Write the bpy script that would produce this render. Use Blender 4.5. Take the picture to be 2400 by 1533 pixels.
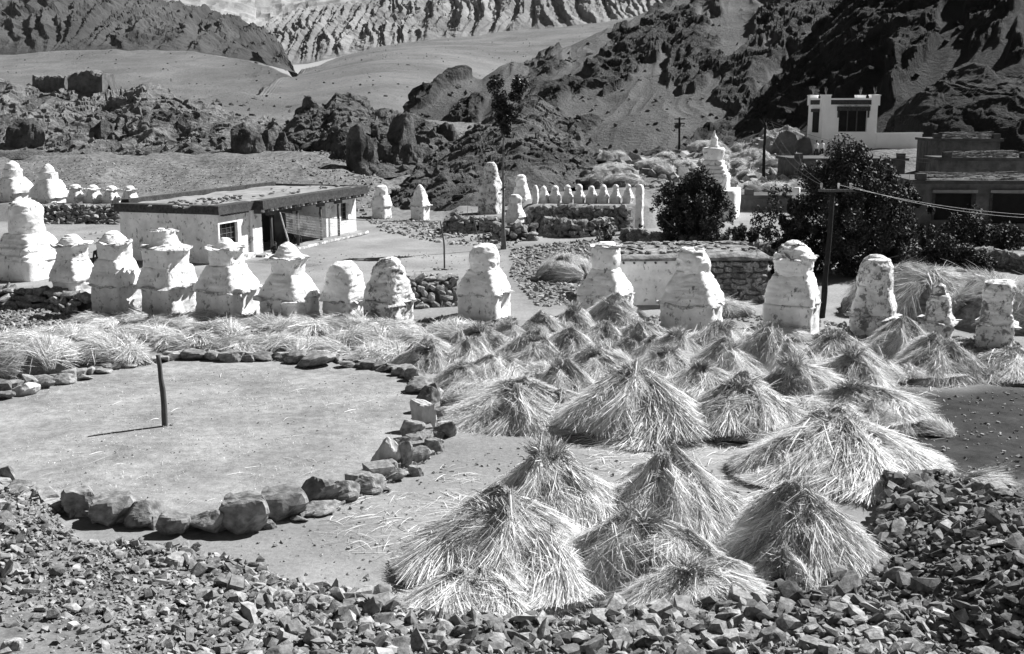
import bpy, bmesh, math, random
import numpy as np
from mathutils import Vector, Matrix

# ---------------------------------------------------------------- camera, sky, sun, exposure
scene = bpy.context.scene
for o in list(bpy.data.objects):
    bpy.data.objects.remove(o)
CAM_H, PITCH, FPX = 8.0, math.radians(10.95), 40.0 / 36.0 * 2400.0
cam_d = bpy.data.cameras.new('camera'); cam = bpy.data.objects.new('camera', cam_d)
scene.collection.objects.link(cam)
cam.location = (0, 0, CAM_H); cam.rotation_euler = (math.radians(90) - PITCH, 0, 0)
cam_d.lens = 40.0; cam_d.sensor_width = 36.0; cam_d.sensor_fit = 'HORIZONTAL'
cam_d.clip_start = 0.1; cam_d.clip_end = 20000
scene.camera = cam
SUN_AZ = math.radians(32)      # towards the back, measured from +X
SUN_EL = math.radians(46)
sun_vec = Vector((math.cos(SUN_AZ) * math.cos(SUN_EL), math.sin(SUN_AZ) * math.cos(SUN_EL), math.sin(SUN_EL)))
world = bpy.data.worlds.new('World'); scene.world = world; world.use_nodes = True
wn = world.node_tree.nodes; wl = world.node_tree.links
bg = wn['Background']
sky = wn.new('ShaderNodeTexSky'); sky.sky_type = 'NISHITA'; sky.sun_disc = False
sky.sun_elevation = SUN_EL; sky.sun_rotation = math.pi / 2 - SUN_AZ
sky.altitude = 3200; sky.air_density = 1.0; sky.dust_density = 0.6
bw = wn.new('ShaderNodeSeparateColor')    # black-and-white film behind a red filter: a dark neutral sky
wl.new(sky.outputs[0], bw.inputs[0]); wl.new(bw.outputs[0], bg.inputs[0])
bg.inputs[1].default_value = 0.05
sun_d = bpy.data.lights.new('sun', 'SUN'); sun = bpy.data.objects.new('sun', sun_d)
scene.collection.objects.link(sun)
sun_d.energy = 5.0; sun_d.angle = math.radians(0.5); sun_d.color = (1, 1, 1)
sun.rotation_euler = (-sun_vec).to_track_quat('-Z', 'Y').to_euler(); sun.location = (30, 10, 40)
scene.view_settings.view_transform = 'Standard'; scene.view_settings.look = 'None'
scene.view_settings.exposure = 1.15; scene.view_settings.gamma = 1.0
scene.view_settings.use_curve_mapping = False
scene.render.engine = 'CYCLES'
scene.cycles.max_bounces = 8; scene.cycles.diffuse_bounces = 4

rng = np.random.default_rng(7); rnd = random.Random(11)
COL = scene.collection
PI = math.pi

# ---------------------------------------------------------------- helpers
def ray(px, py):
    u = (px - 1200.0) / FPX; v = (766.5 - py) / FPX
    Y = math.cos(PITCH) + v * math.sin(PITCH); Z = -math.sin(PITCH) + v * math.cos(PITCH)
    return u / Y, Z / Y
def at(px, py, D):                       # the point at distance D seen at a pixel of the photograph
    a, b = ray(px, py); return (a * D, D, CAM_H + b * D)
def ppm(D):                              # pixels (of the 2400 px photograph) per metre
    return FPX / (D * math.cos(PITCH) + 1.5)

def _h(ix, iy, iz, s):
    h = (ix.astype(np.uint64) * np.uint64(73856093)) ^ (iy.astype(np.uint64) * np.uint64(19349663)) ^ (iz.astype(np.uint64) * np.uint64(83492791)) ^ np.uint64((s * 2654435761) & 0xffffffff)
    h &= np.uint64(0xffffffff)
    h = ((h ^ (h >> np.uint64(15))) * np.uint64(2246822519)) & np.uint64(0xffffffff)
    h = ((h ^ (h >> np.uint64(13))) * np.uint64(3266489917)) & np.uint64(0xffffffff)
    h ^= h >> np.uint64(16)
    return h.astype(np.float64) / 4294967295.0 * 2 - 1
def noise(x, y, z, s=0):
    x = np.asarray(x, float) + 5000; y = np.asarray(y, float) + 5000; z = np.asarray(z, float) + 5000
    x, y, z = np.broadcast_arrays(x, y, z)
    xi = np.floor(x).astype(np.int64); yi = np.floor(y).astype(np.int64); zi = np.floor(z).astype(np.int64)
    fx = x - xi; fy = y - yi; fz = z - zi
    fx = fx * fx * fx * (fx * (fx * 6 - 15) + 10); fy = fy * fy * fy * (fy * (fy * 6 - 15) + 10); fz = fz * fz * fz * (fz * (fz * 6 - 15) + 10)
    r = 0
    for dx in (0, 1):
        for dy in (0, 1):
            for dz in (0, 1):
                w = (fx if dx else 1 - fx) * (fy if dy else 1 - fy) * (fz if dz else 1 - fz)
                r = r + w * _h(xi + dx, yi + dy, zi + dz, s)
    return r
def fbm(x, y, z, o=4, s=0, g=0.5):
    a, r, f = 1.0, 0, 1.0
    for i in range(o):
        r = r + a * noise(x * f, y * f, z * f, s + i); a *= g; f *= 2.03
    return r
def ridged(x, y, z, o=4, s=0, g=0.55):
    a, r, f = 1.0, 0, 1.0
    for i in range(o):
        r = r + a * (1 - 2 * np.abs(noise(x * f, y * f, z * f, s + i))); a *= g; f *= 2.07
    return r
def sstep(a, b, x):
    t = np.clip((np.asarray(x, float) - a) / (b - a), 0, 1); return t * t * (3 - 2 * t)

def mesh_np(name, V, F, mats=None, smooth=False, fmat=None):
    V = np.asarray(V, np.float32).reshape(-1, 3)
    me = bpy.data.meshes.new(name)
    groups = F if isinstance(F, (list, tuple)) else [F]
    groups = [np.asarray(g, np.int32) for g in groups if len(g)]
    me.vertices.add(len(V)); me.vertices.foreach_set('co', V.ravel())
    idx = np.concatenate([g.ravel() for g in groups])
    cnt = np.concatenate([np.full(len(g), g.shape[1], np.int32) for g in groups])
    st = np.concatenate([[0], np.cumsum(cnt)[:-1]]).astype(np.int32)
    me.loops.add(len(idx)); me.loops.foreach_set('vertex_index', idx)
    me.polygons.add(len(cnt)); me.polygons.foreach_set('loop_start', st)
    try: me.polygons.foreach_set('loop_total', cnt)
    except Exception: pass
    for m in (mats or []): me.materials.append(m)
    if fmat is not None: me.polygons.foreach_set('material_index', np.asarray(fmat, np.int32))
    me.polygons.foreach_set('use_smooth', np.full(len(cnt), bool(smooth)))
    me.update(calc_edges=True)
    return me
def obj(name, me, parent=None, loc=None, rot=None, scl=None):
    o = bpy.data.objects.new(name, me); COL.objects.link(o)
    if parent is not None: o.parent = parent
    if loc is not None: o.location = loc
    if rot is not None: o.rotation_euler = rot
    if scl is not None: o.scale = scl
    return o
def empty(name, loc=(0, 0, 0), rz=0):
    o = bpy.data.objects.new(name, None); COL.objects.link(o); o.location = loc; o.rotation_euler = (0, 0, rz)
    o.empty_display_size = 0.2; return o
def tag(o, label=None, cat=None, group=None, kind=None):
    if label: o['label'] = label
    if cat: o['category'] = cat
    if group: o['group'] = group
    if kind: o['kind'] = kind
    return o
def grid_faces(nu, nv, wrap=False):
    i = np.arange(nu if wrap else nu - 1)[:, None]; j = np.arange(nv - 1)[None, :]
    i2 = (i + 1) % nu
    return np.stack([i * nv + j, i2 * nv + j, i2 * nv + j + 1, i * nv + j + 1], -1).reshape(-1, 4)

class MB:                                 # a small box/tube collector
    def __init__(s): s.V = []; s.F4 = []; s.F3 = []; s.n = 0
    def add(s, V, F):
        V = np.asarray(V, float).reshape(-1, 3); F = np.asarray(F, int)
        (s.F4 if F.shape[1] == 4 else s.F3).append(F + s.n); s.V.append(V); s.n += len(V)
    def box(s, x0, x1, y0, y1, z0, z1, j=0.0):
        V = np.array([(x, y, z) for x in (x0, x1) for y in (y0, y1) for z in (z0, z1)], float)
        if j: V += rng.uniform(-j, j, V.shape)
        s.add(V, [(0, 1, 3, 2), (4, 6, 7, 5), (0, 4, 5, 1), (2, 3, 7, 6), (0, 2, 6, 4), (1, 5, 7, 3)]); return s
    def tube(s, pts, rad, n=7):
        P = np.asarray(pts, float); k = len(P); rad = np.broadcast_to(np.asarray(rad, float), (k,))
        T = np.gradient(P, axis=0); T /= np.linalg.norm(T, axis=1)[:, None] + 1e-9
        up = np.array([0, 0, 1.0]) if abs(T[:, 2]).mean() < 0.8 else np.array([1.0, 0, 0])
        A = np.cross(T, up); A /= np.linalg.norm(A, axis=1)[:, None] + 1e-9; B = np.cross(T, A)
        th = np.arange(n) / n * 2 * PI
        V = P[None] + (np.cos(th)[:, None, None] * A[None] + np.sin(th)[:, None, None] * B[None]) * rad[None, :, None]
        s.add(V.reshape(-1, 3), grid_faces(n, k, True))
        c = s.n; s.add([P[0], P[-1]], np.zeros((0, 3), int))
        b = c - n * k
        s.F3.append(np.array([(c, b + ((i + 1) % n) * k, b + i * k) for i in range(n)]))
        s.F3.append(np.array([(c + 1, b + i * k + k - 1, b + ((i + 1) % n) * k + k - 1) for i in range(n)]))
        return s
    def build(s, name, mat, parent=None, smooth=False, **kw):
        fs = []
        if s.F4: fs.append(np.concatenate(s.F4))
        f3 = [f for f in s.F3 if len(f)]
        if f3: fs.append(np.concatenate(f3))
        return obj(name, mesh_np(name, np.concatenate(s.V), fs, [mat], smooth), parent, **kw)

# ---------------------------------------------------------------- materials (grey, as on black-and-white film)
def material(name, lo, hi, scale=4.0, detail=6.0, bump=0.3, bscale=None, rough=0.95, spots=None, island=0.0, objrand=0.0, coord='Object', dist=0.05, stretch=None, contrast=(0.35, 0.65), spots2=None, attr=None):
    m = bpy.data.materials.new(name); m.use_nodes = True
    n = m.node_tree.nodes; l = m.node_tree.links
    bs = n['Principled BSDF']; bs.inputs['Roughness'].default_value = rough; bs.inputs['Specular IOR Level'].default_value = 0.2
    tc = n.new('ShaderNodeTexCoord'); vec = tc.outputs[coord]
    if stretch:
        mp = n.new('ShaderNodeMapping'); mp.inputs['Scale'].default_value = stretch; l.new(vec, mp.inputs[0]); vec = mp.outputs[0]
    nz = n.new('ShaderNodeTexNoise'); nz.inputs['Scale'].default_value = scale; nz.inputs['Detail'].default_value = detail; nz.inputs['Roughness'].default_value = 0.62
    l.new(vec, nz.inputs['Vector'])
    rp = n.new('ShaderNodeMapRange'); rp.inputs[1].default_value = contrast[0]; rp.inputs[2].default_value = contrast[1]; rp.inputs[3].default_value = lo; rp.inputs[4].default_value = hi
    l.new(nz.outputs[0], rp.inputs[0]); val = rp.outputs[0]
    for sp in (spots, spots2):           # (scale, threshold, softness, value, stretch): further tones in patches
        if not sp: continue
        sv = vec
        if len(sp) > 4:
            m2 = n.new('ShaderNodeMapping'); m2.inputs['Scale'].default_value = sp[4]; l.new(vec, m2.inputs[0]); sv = m2.outputs[0]
        s2 = n.new('ShaderNodeTexNoise'); s2.inputs['Scale'].default_value = sp[0]; s2.inputs['Detail'].default_value = 8; s2.inputs['Roughness'].default_value = 0.68
        l.new(sv, s2.inputs['Vector'])
        r2 = n.new('ShaderNodeMapRange'); r2.inputs[1].default_value = sp[1]; r2.inputs[2].default_value = sp[1] + sp[2]
        l.new(s2.outputs[0], r2.inputs[0])
        mx = n.new('ShaderNodeMix'); mx.data_type = 'FLOAT'; l.new(r2.outputs[0], mx.inputs[0]); l.new(val, mx.inputs[2]); mx.inputs[3].default_value = sp[3]
        val = mx.outputs[0]
    if attr:                             # (attribute, lo, hi): the tone of bare rock where the attribute says rock
        at2 = n.new('ShaderNodeAttribute'); at2.attribute_name = attr[0]
        r4 = n.new('ShaderNodeMapRange'); r4.inputs[1].default_value = .35; r4.inputs[2].default_value = .65; r4.inputs[3].default_value = attr[1]; r4.inputs[4].default_value = attr[2]
        s4 = n.new('ShaderNodeTexNoise'); s4.inputs['Scale'].default_value = 0.6; s4.inputs['Detail'].default_value = 8; l.new(vec, s4.inputs['Vector']); l.new(s4.outputs[0], r4.inputs[0])
        mx = n.new('ShaderNodeMix'); mx.data_type = 'FLOAT'; l.new(at2.outputs['Fac'], mx.inputs[0]); l.new(val, mx.inputs[2]); l.new(r4.outputs[0], mx.inputs[3]); val = mx.outputs[0]
    for amt, src in ((island, 'island'), (objrand, 'obj')):
        if amt:
            g = n.new('ShaderNodeNewGeometry') if src == 'island' else n.new('ShaderNodeObjectInfo')
            out = g.outputs['Random Per Island'] if src == 'island' else g.outputs['Random']
            r3 = n.new('ShaderNodeMapRange'); r3.inputs[3].default_value = 1 - amt; r3.inputs[4].default_value = 1 + amt; l.new(out, r3.inputs[0])
            mu = n.new('ShaderNodeMath'); mu.operation = 'MULTIPLY'; l.new(val, mu.inputs[0]); l.new(r3.outputs[0], mu.inputs[1]); val = mu.outputs[0]
    l.new(val, bs.inputs['Base Color'])
    if bump:
        b2 = n.new('ShaderNodeTexNoise'); b2.inputs['Scale'].default_value = bscale or scale * 4; b2.inputs['Detail'].default_value = 8; b2.inputs['Roughness'].default_value = 0.7
        l.new(vec, b2.inputs['Vector'])
        bp = n.new('ShaderNodeBump'); bp.inputs['Strength'].default_value = bump; bp.inputs['Distance'].default_value = dist
        l.new(b2.outputs[0], bp.inputs['Height']); l.new(bp.outputs[0], bs.inputs['Normal'])
    return m

M = {}
M['stone'] = material('stone_grey', 0.11, 0.30, 4, bump=0.6, bscale=12, objrand=0.35, dist=0.03)
M['stone_pale'] = material('stone_pale', 0.34, 0.55, 3, bump=0.35, bscale=14, dist=0.03)
M['rubble'] = material('rubble_grey', 0.13, 0.30, 9.0, bump=0.6, bscale=30, island=0.45, dist=0.03)
M['rubble_vignette'] = material('vignetted_rubble', 0.07, 0.19, 9.0, bump=0.6, bscale=30, island=0.45, dist=0.03)  # darker copy of the rubble, with the right-hand vignette put into its tone
M['white'] = material('whitewash', 0.6, 0.84, 1.6, bump=0.5, bscale=6, spots=(2.6, 0.58, 0.08, 0.26), spots2=(5, 0.60, 0.05, 0.2, (1, 1, .45)), dist=0.08)
M['white_new'] = material('fresh_whitewash', 0.82, 0.9, 1.2, bump=0.3, bscale=6, dist=0.03)
M['white_worn'] = material('whitewash_worn', 0.5, 0.8, 2.2, bump=0.7, bscale=7, spots=(2.8, 0.51, 0.07, 0.2), spots2=(6, 0.58, 0.05, 0.12, (1, 1, .5)), dist=0.1)
M['slab'] = material('slab_whitewashed', 0.22, 0.75, 3, bump=0.4, bscale=10, objrand=0.3, dist=0.03)
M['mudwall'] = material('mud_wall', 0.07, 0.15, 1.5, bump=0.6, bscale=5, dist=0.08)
M['brush'] = material('brushwood_band', 0.035, 0.08, 6, bump=0.9, bscale=40, dist=0.05)
M['roofdirt'] = material('roof_earth', 0.15, 0.27, 1.2, bump=0.4, bscale=12, dist=0.04)
M['mudroof'] = material('shade_toned_mud_roof', 0.05, 0.1, 1.2, bump=0.4, bscale=12, dist=0.04)  # roof colour darkened to stand in for scant light and vignette
M['gravelroof'] = material('gravel_roof', 0.08, 0.3, 2.5, bump=0.8, bscale=9, dist=0.1, detail=10)
M['timber'] = material('timber', 0.05, 0.11, 5, bump=0.3, bscale=30, stretch=(6, 6, 0.6), dist=0.01)
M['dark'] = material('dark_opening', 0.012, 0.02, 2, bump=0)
M['straw'] = material('straw', 0.58, 0.86, 1.2, bump=0, island=0.36, rough=0.7)
M['ear'] = material('straw_ears', 0.2, 0.42, 3.0, bump=0, island=0.4, rough=0.8)
def translucent(m, f):
    n = m.node_tree.nodes; l = m.node_tree.links; bs = n['Principled BSDF']; out = [q for q in n if q.type == 'OUTPUT_MATERIAL'][0]
    tr = n.new('ShaderNodeBsdfTranslucent'); mx = n.new('ShaderNodeMixShader'); mx.inputs[0].default_value = f
    l.new(bs.inputs['Base Color'].links[0].from_socket, tr.inputs[0]); l.new(bs.outputs[0], mx.inputs[1]); l.new(tr.outputs[0], mx.inputs[2]); l.new(mx.outputs[0], out.inputs[0])
translucent(M['straw'], 0.3)
M['dull'] = material('straw_dull', 0.42, 0.66, 2.0, bump=0, island=0.4, rough=0.8)
M['straw_core'] = material('straw_core', 0.12, 0.32, 9, bump=0.9, bscale=26, dist=0.08)  # inner straw coloured dark to imitate the shade in the gaps
M['tarred'] = material('tarred_wood', 0.010, 0.022, 5, bump=0.3, bscale=20, dist=0.01)
M['leaf'] = material('leaf_dark', 0.018, 0.045, 3, bump=0, island=0.5, rough=0.6)
M['poplar_leaf'] = material('poplar_leaf', 0.012, 0.035, 3, bump=0, island=0.5, rough=0.5)
M['bark'] = material('bark', 0.1, 0.2, 6, bump=0.5, bscale=20, dist=0.02)
M['wire'] = material('wire_metal', 0.12, 0.2, 2, bump=0, rough=0.5)
M['cloth_dark'] = material('dark_cloth', 0.02, 0.04, 6, bump=0.2, dist=0.01)
M['cloth_pale'] = material('pale_cloth', 0.6, 0.7, 6, bump=0.2, dist=0.01)
M['skin'] = material('skin', 0.12, 0.16, 6, bump=0)
M['rock'] = material('crag_rock', 0.045, 0.16, 0.5, bump=1.0, bscale=2.2, spots=(1.3, 0.55, 0.12, 0.04), dist=0.6)
M['hillrock'] = material('hill_rock', 0.045, 0.16, 0.4, bump=1.0, bscale=2.6, spots=(0.8, 0.54, 0.1, 0.045), dist=0.6)
M['ledge'] = material('ledge_rock', 0.08, 0.25, 0.5, bump=1.0, bscale=2.2, spots=(1.1, 0.55, 0.1, 0.045), dist=0.6)
M['rock_lit'] = material('sunlit_tone_crag_rock', 0.14, 0.32, 0.5, bump=0.9, bscale=2, dist=0.4)  # paler copy of the crag rock, sunlight put into its tone
M['scree'] = material('dark_mountain', 0.065, 0.13, 0.08, bump=1.0, bscale=1.6, dist=0.7, detail=10, attr=('rock', 0.02, 0.065))
M['scree_shade'] = material('shade_toned_mountain', 0.02, 0.045, 0.08, bump=1.0, bscale=1.4, dist=0.8, detail=10, attr=('rock', 0.012, 0.03))  # near-black copy of the scree, shade and vignette put into its colour
M['fan'] = material('fan_gravel', 0.09, 0.16, 0.02, bump=0.8, bscale=0.5, detail=12, dist=1.2, spots=(0.5, 0.58, 0.05, 0.06), spots2=(0.05, 0.54, 0.12, 0.10, (1, .4, 1)))
M['ridge'] = material('eroded_ridge', 0.10, 0.24, 0.012, bump=0.6, bscale=0.05, detail=10, dist=6)
M['far'] = material('far_mountain', 0.2, 0.3, 0.004, bump=0.4, bscale=0.02, detail=9, dist=15)  # pale tone partly imitates the haze of distance

# ---------------------------------------------------------------- the ground
def flat(px, py, z=0.0):                # where a pixel's ray meets the level z
    a, b = ray(px, py); D = (z - CAM_H) / b
    return (a * D, D)
# edge of the rubble bank in the foreground, as seen and laid out on the threshing-floor level
_edge_px = [(-500, 1120), (0, 1155), (120, 1200), (190, 1285), (400, 1292), (620, 1352), (700, 1385), (900, 1425), (1000, 1455), (1300, 1475), (1500, 1445), (1700, 1405), (1900, 1372), (2010, 1335), (2050, 1262), (2065, 1160), (2180, 1130), (2290, 1150), (2420, 1185), (3200, 1200)]
_e = np.array([flat(*p) for p in _edge_px]); _e = _e[np.argsort(_e[:, 0])]
def bank_edge(x): return np.interp(x, _e[:, 0], _e[:, 1])
_pts = []
for y in (0, 12, 25, 40, 55, 68):
    for x in (-70, -40, -20, 0, 20, 40, 70): _pts.append((x, y, 0.0))
_ctl = [(-250, 440, 95), (50, 430, 95), (250, 430, 95), (450, 440, 92), (650, 430, 92), (820, 445, 90), (-250, 370, 108), (100, 370, 108), (300, 370, 108), (500, 370, 108), (700, 370, 105), (860, 410, 98),
        (0, 335, 120), (300, 335, 122), (500, 345, 118), (700, 340, 120), (950, 440, 96), (1000, 350, 120), (600, 312, 150), (750, 302, 150), (950, 292, 150), (1100, 300, 150), (1300, 345, 140), (1500, 372, 130), (-200, 300, 160), (300, 290, 170),
        (900, 505, 84), (1000, 512, 83), (1250, 455, 90), (1400, 445, 88), (1600, 445, 90), (1450, 395, 108), (1600, 362, 120), (1800, 362, 118), (1900, 410, 95), (1850, 372, 108), (2050, 356, 108), (2200, 356, 108), (2450, 345, 110), (2250, 560, 72), (2050, 560, 70), (2500, 565, 72), (2700, 360, 110),
        (500, 255, 230), (1200, 270, 230), (1900, 300, 230), (-300, 250, 230), (2700, 280, 230)]
_pts += [at(*c) for c in _ctl]
_P = np.array(_pts)
def _k(d): return d
_A = _k(np.linalg.norm(_P[:, None, :2] - _P[None, :, :2], axis=2)); _nP = len(_P)
_S = np.block([[_A, np.ones((_nP, 1)), _P[:, :2]], [np.ones((1, _nP)), np.zeros((1, 3))], [_P[:, :2].T, np.zeros((2, 3))]])
_W = np.linalg.solve(_S, np.concatenate([_P[:, 2], np.zeros(3)]))
def gz(x, y):
    x = np.asarray(x, float); y = np.asarray(y, float); x, y = np.broadcast_arrays(x, y)
    sh = x.shape; X = x.ravel(); Y = y.ravel(); z = np.zeros(len(X))
    for a in range(0, len(X), 20000):
        b = slice(a, a + 20000)
        d = np.hypot(X[b, None] - _P[None, :, 0], Y[b, None] - _P[None, :, 1])
        z[b] = _k(d) @ _W[:_nP] + _W[_nP] + _W[_nP + 1] * X[b] + _W[_nP + 2] * Y[b]
    z *= sstep(58, 76, Y)
    z -= 5.0 * sstep(124, 150, Y) * sstep(-2, 10, X)
    # terrace under the back left shrines
    t1 = sstep(77.2, 77.8, Y) * (1 - sstep(86, 94, Y)) * (1 - sstep(-21.5, -20.5, X))
    z = z * (1 - t1) + t1 * 1.5
    # terrace of the row of small shrines
    t2 = sstep(73.6, 74.2, Y) * (1 - sstep(82, 88, Y)) * sstep(-4.6, -3.9, X) * (1 - sstep(9.0, 10.0, X))
    z = z * (1 - t2) + t2 * (0.95 + 0.8 * sstep(-.2, 1.2, X))
    # foreground bank of rubble, rising towards the viewer and to the right, a tilt added to darken it
    e = bank_edge(X) - Y
    rise = 0.10
    zb = np.clip(e, 0, 30) * rise + 0.24 * sstep(0.0, 0.35, e) + 0.22 * sstep(6.0, 7.0, X) * (1 - .7 * sstep(7.5, 9.0, X)) * sstep(0, 0.6, e) + np.clip(X - 6.0, 0, 30) * 0.12 * sstep(0.5, 5.0, e)
    z = z + np.minimum(zb, 5.0)
    z += 0.035 * fbm(X * 0.5, Y * 0.5, 0 * X, 3, 3) + 0.45 * sstep(75, 100, Y) * fbm(X * 0.25, Y * 0.25, 0 * X, 4, 9)
    return z.reshape(sh)
def gz1(x, y): return float(gz(np.array([x]), np.array([y]))[0])
def on_ground(px, py):                  # where a pixel's ray meets the ground
    a, b = ray(px, py); D = np.arange(9, 170, 0.05)
    h = CAM_H + b * D - gz(a * D, D); i = int(np.argmax(h < 0))
    return (a * D[i], D[i], float(gz1(a * D[i], D[i])))

RING_C = flat(400, 1005); 
ring_in = np.array([flat(*p) for p in [(430, 842), (600, 842), (780, 850), (930, 872), (1000, 930), (975, 1010), (920, 1090), (800, 1150), (680, 1190), (560, 1215), (400, 1225), (250, 1210), (150, 1190), (30, 1140), (-300, 1060), (-420, 990), (-250, 940), (60, 910), (190, 885), (300, 862)]])
def in_poly(x, y, P):
    r = np.zeros(np.shape(x), bool); n = len(P)
    for i in range(n):
        x1, y1 = P[i]; x2, y2 = P[(i + 1) % n]
        c = ((y1 > y) != (y2 > y)) & (x < (x2 - x1) * (y - y1) / (y2 - y1 + 1e-12) + x1); r ^= c
    return r
ny, nx = 400, 340
ty = np.linspace(0, 1, ny); yy = 6 + (ty ** 1.75) * 230
s = np.linspace(-1, 1, nx)
Yg, Sg = np.meshgrid(yy, s, indexing='xy'); Xg = Sg * (16 + 0.72 * Yg)
Zg = gz(Xg, Yg)
gm = mesh_np('ground', np.stack([Xg, Yg, Zg], -1), grid_faces(nx, ny), None, True)
# material: trodden earth, with a gravel attribute where stones lie
grav = np.clip(sstep(0.2, -0.2, Yg - bank_edge(Xg)) * 0.8 + sstep(74, 90, Yg), 0, 1)
def soft_poly(px, w=1.0):
    r = in_poly(Xg + .5 * noise(Xg * .8, Yg * .8, 0 * Xg, 5), Yg + .5 * noise(Xg * .8, Yg * .8, 0 * Xg, 6), np.array([flat(*p) for p in px])).astype(float)
    for _ in range(4): r = .2 * (r + np.roll(r, 1, 0) + np.roll(r, -1, 0) + np.roll(r, 1, 1) + np.roll(r, -1, 1))
    return r
grav = np.maximum(grav, 0.7 * soft_poly([(1200, 575), (1480, 560), (1480, 640), (1400, 720), (1240, 720), (1190, 640)]))
grav = np.maximum(grav, 0.8 * soft_poly([(-200, 715), (300, 735), (640, 740), (900, 745), (1200, 735), (1240, 770), (1000, 780), (600, 780), (-200, 790)]))
floor_vignette = soft_poly([(2040, 920), (2300, 900), (2700, 905), (2700, 1150), (2180, 1120), (2060, 1040)])  # painted vignette: darkens the earth colour of the right-hand floor
at_ = gm.attributes.new('gravel', 'FLOAT', 'POINT'); at_.data.foreach_set('value', grav.ravel().astype(np.float32))
rin = in_poly(Xg, Yg, ring_in).astype(float)
at_ = gm.attributes.new('beaten', 'FLOAT', 'POINT'); at_.data.foreach_set('value', rin.ravel().astype(np.float32))
at_ = gm.attributes.new('vignette_fac', 'FLOAT', 'POINT'); at_.data.foreach_set('value', floor_vignette.ravel().astype(np.float32))
def ground_material():
    m = bpy.data.materials.new('earth'); m.use_nodes = True; n = m.node_tree.nodes; l = m.node_tree.links
    bs = n['Principled BSDF']; bs.inputs['Roughness'].default_value = 1; bs.inputs['Specular IOR Level'].default_value = 0.1
    tc = n.new('ShaderNodeTexCoord')
    def nz(sc, d=8, r=0.65):
        k = n.new('ShaderNodeTexNoise'); k.inputs['Scale'].default_value = sc; k.inputs['Detail'].default_value = d; k.inputs['Roughness'].default_value = r; l.new(tc.outputs['Object'], k.inputs['Vector']); return k.outputs[0]
    def mr(v, a, b, c, d):
        k = n.new('ShaderNodeMapRange'); k.inputs[1].default_value = a; k.inputs[2].default_value = b; k.inputs[3].default_value = c; k.inputs[4].default_value = d; l.new(v, k.inputs[0]); return k.outputs[0]
    def mix(f, a, b):
        k = n.new('ShaderNodeMix'); k.data_type = 'FLOAT'; l.new(f, k.inputs[0]); l.new(a, k.inputs[2]); l.new(b, k.inputs[3]); return k.outputs[0]
    def mul(a, b):
        k = n.new('ShaderNodeMath'); k.operation = 'MULTIPLY'; l.new(a, k.inputs[0]); l.new(b, k.inputs[1]); return k.outputs[0]
    def attr(nm):
        k = n.new('ShaderNodeAttribute'); k.attribute_name = nm; return k.outputs['Fac']
    base = mr(nz(0.22, 5), 0.3, 0.7, 0.15, 0.28)
    fine = mr(nz(9, 8), 0.35, 0.65, 0.82, 1.12)
    dirt = mul(base, fine)
    beat = mul(mul(mr(nz(0.5, 7), 0.35, 0.65, 0.175, 0.285), mr(nz(3.2, 9, .72), 0.36, 0.64, 0.7, 1.18)), mr(nz(22, 6), 0.35, 0.65, 0.82, 1.12))
    gr = mul(mr(nz(2.5, 10, 0.75), 0.38, 0.62, 0.06, 0.20), fine)
    v = mix(attr('gravel'), dirt, gr); v = mix(attr('beaten'), v, beat)
    spk = mr(nz(26, 3), 0.66, 0.70, 1.0, 0.4); v = mul(v, spk)
    vig_tone = mul(mr(nz(1.2, 8), 0.35, 0.65, 0.02, 0.05), fine)
    v = mix(attr('vignette_fac'), v, vig_tone)
    l.new(v, bs.inputs['Base Color'])
    b1 = n.new('ShaderNodeBump'); b1.inputs['Strength'].default_value = 0.55; b1.inputs['Distance'].default_value = 0.06; l.new(nz(5, 10, 0.72), b1.inputs['Height']); l.new(b1.outputs[0], bs.inputs['Normal'])
    return m
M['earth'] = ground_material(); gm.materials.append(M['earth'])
ground = tag(obj('ground', gm), 'trodden earth of the yard and slopes', kind='structure')

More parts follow.
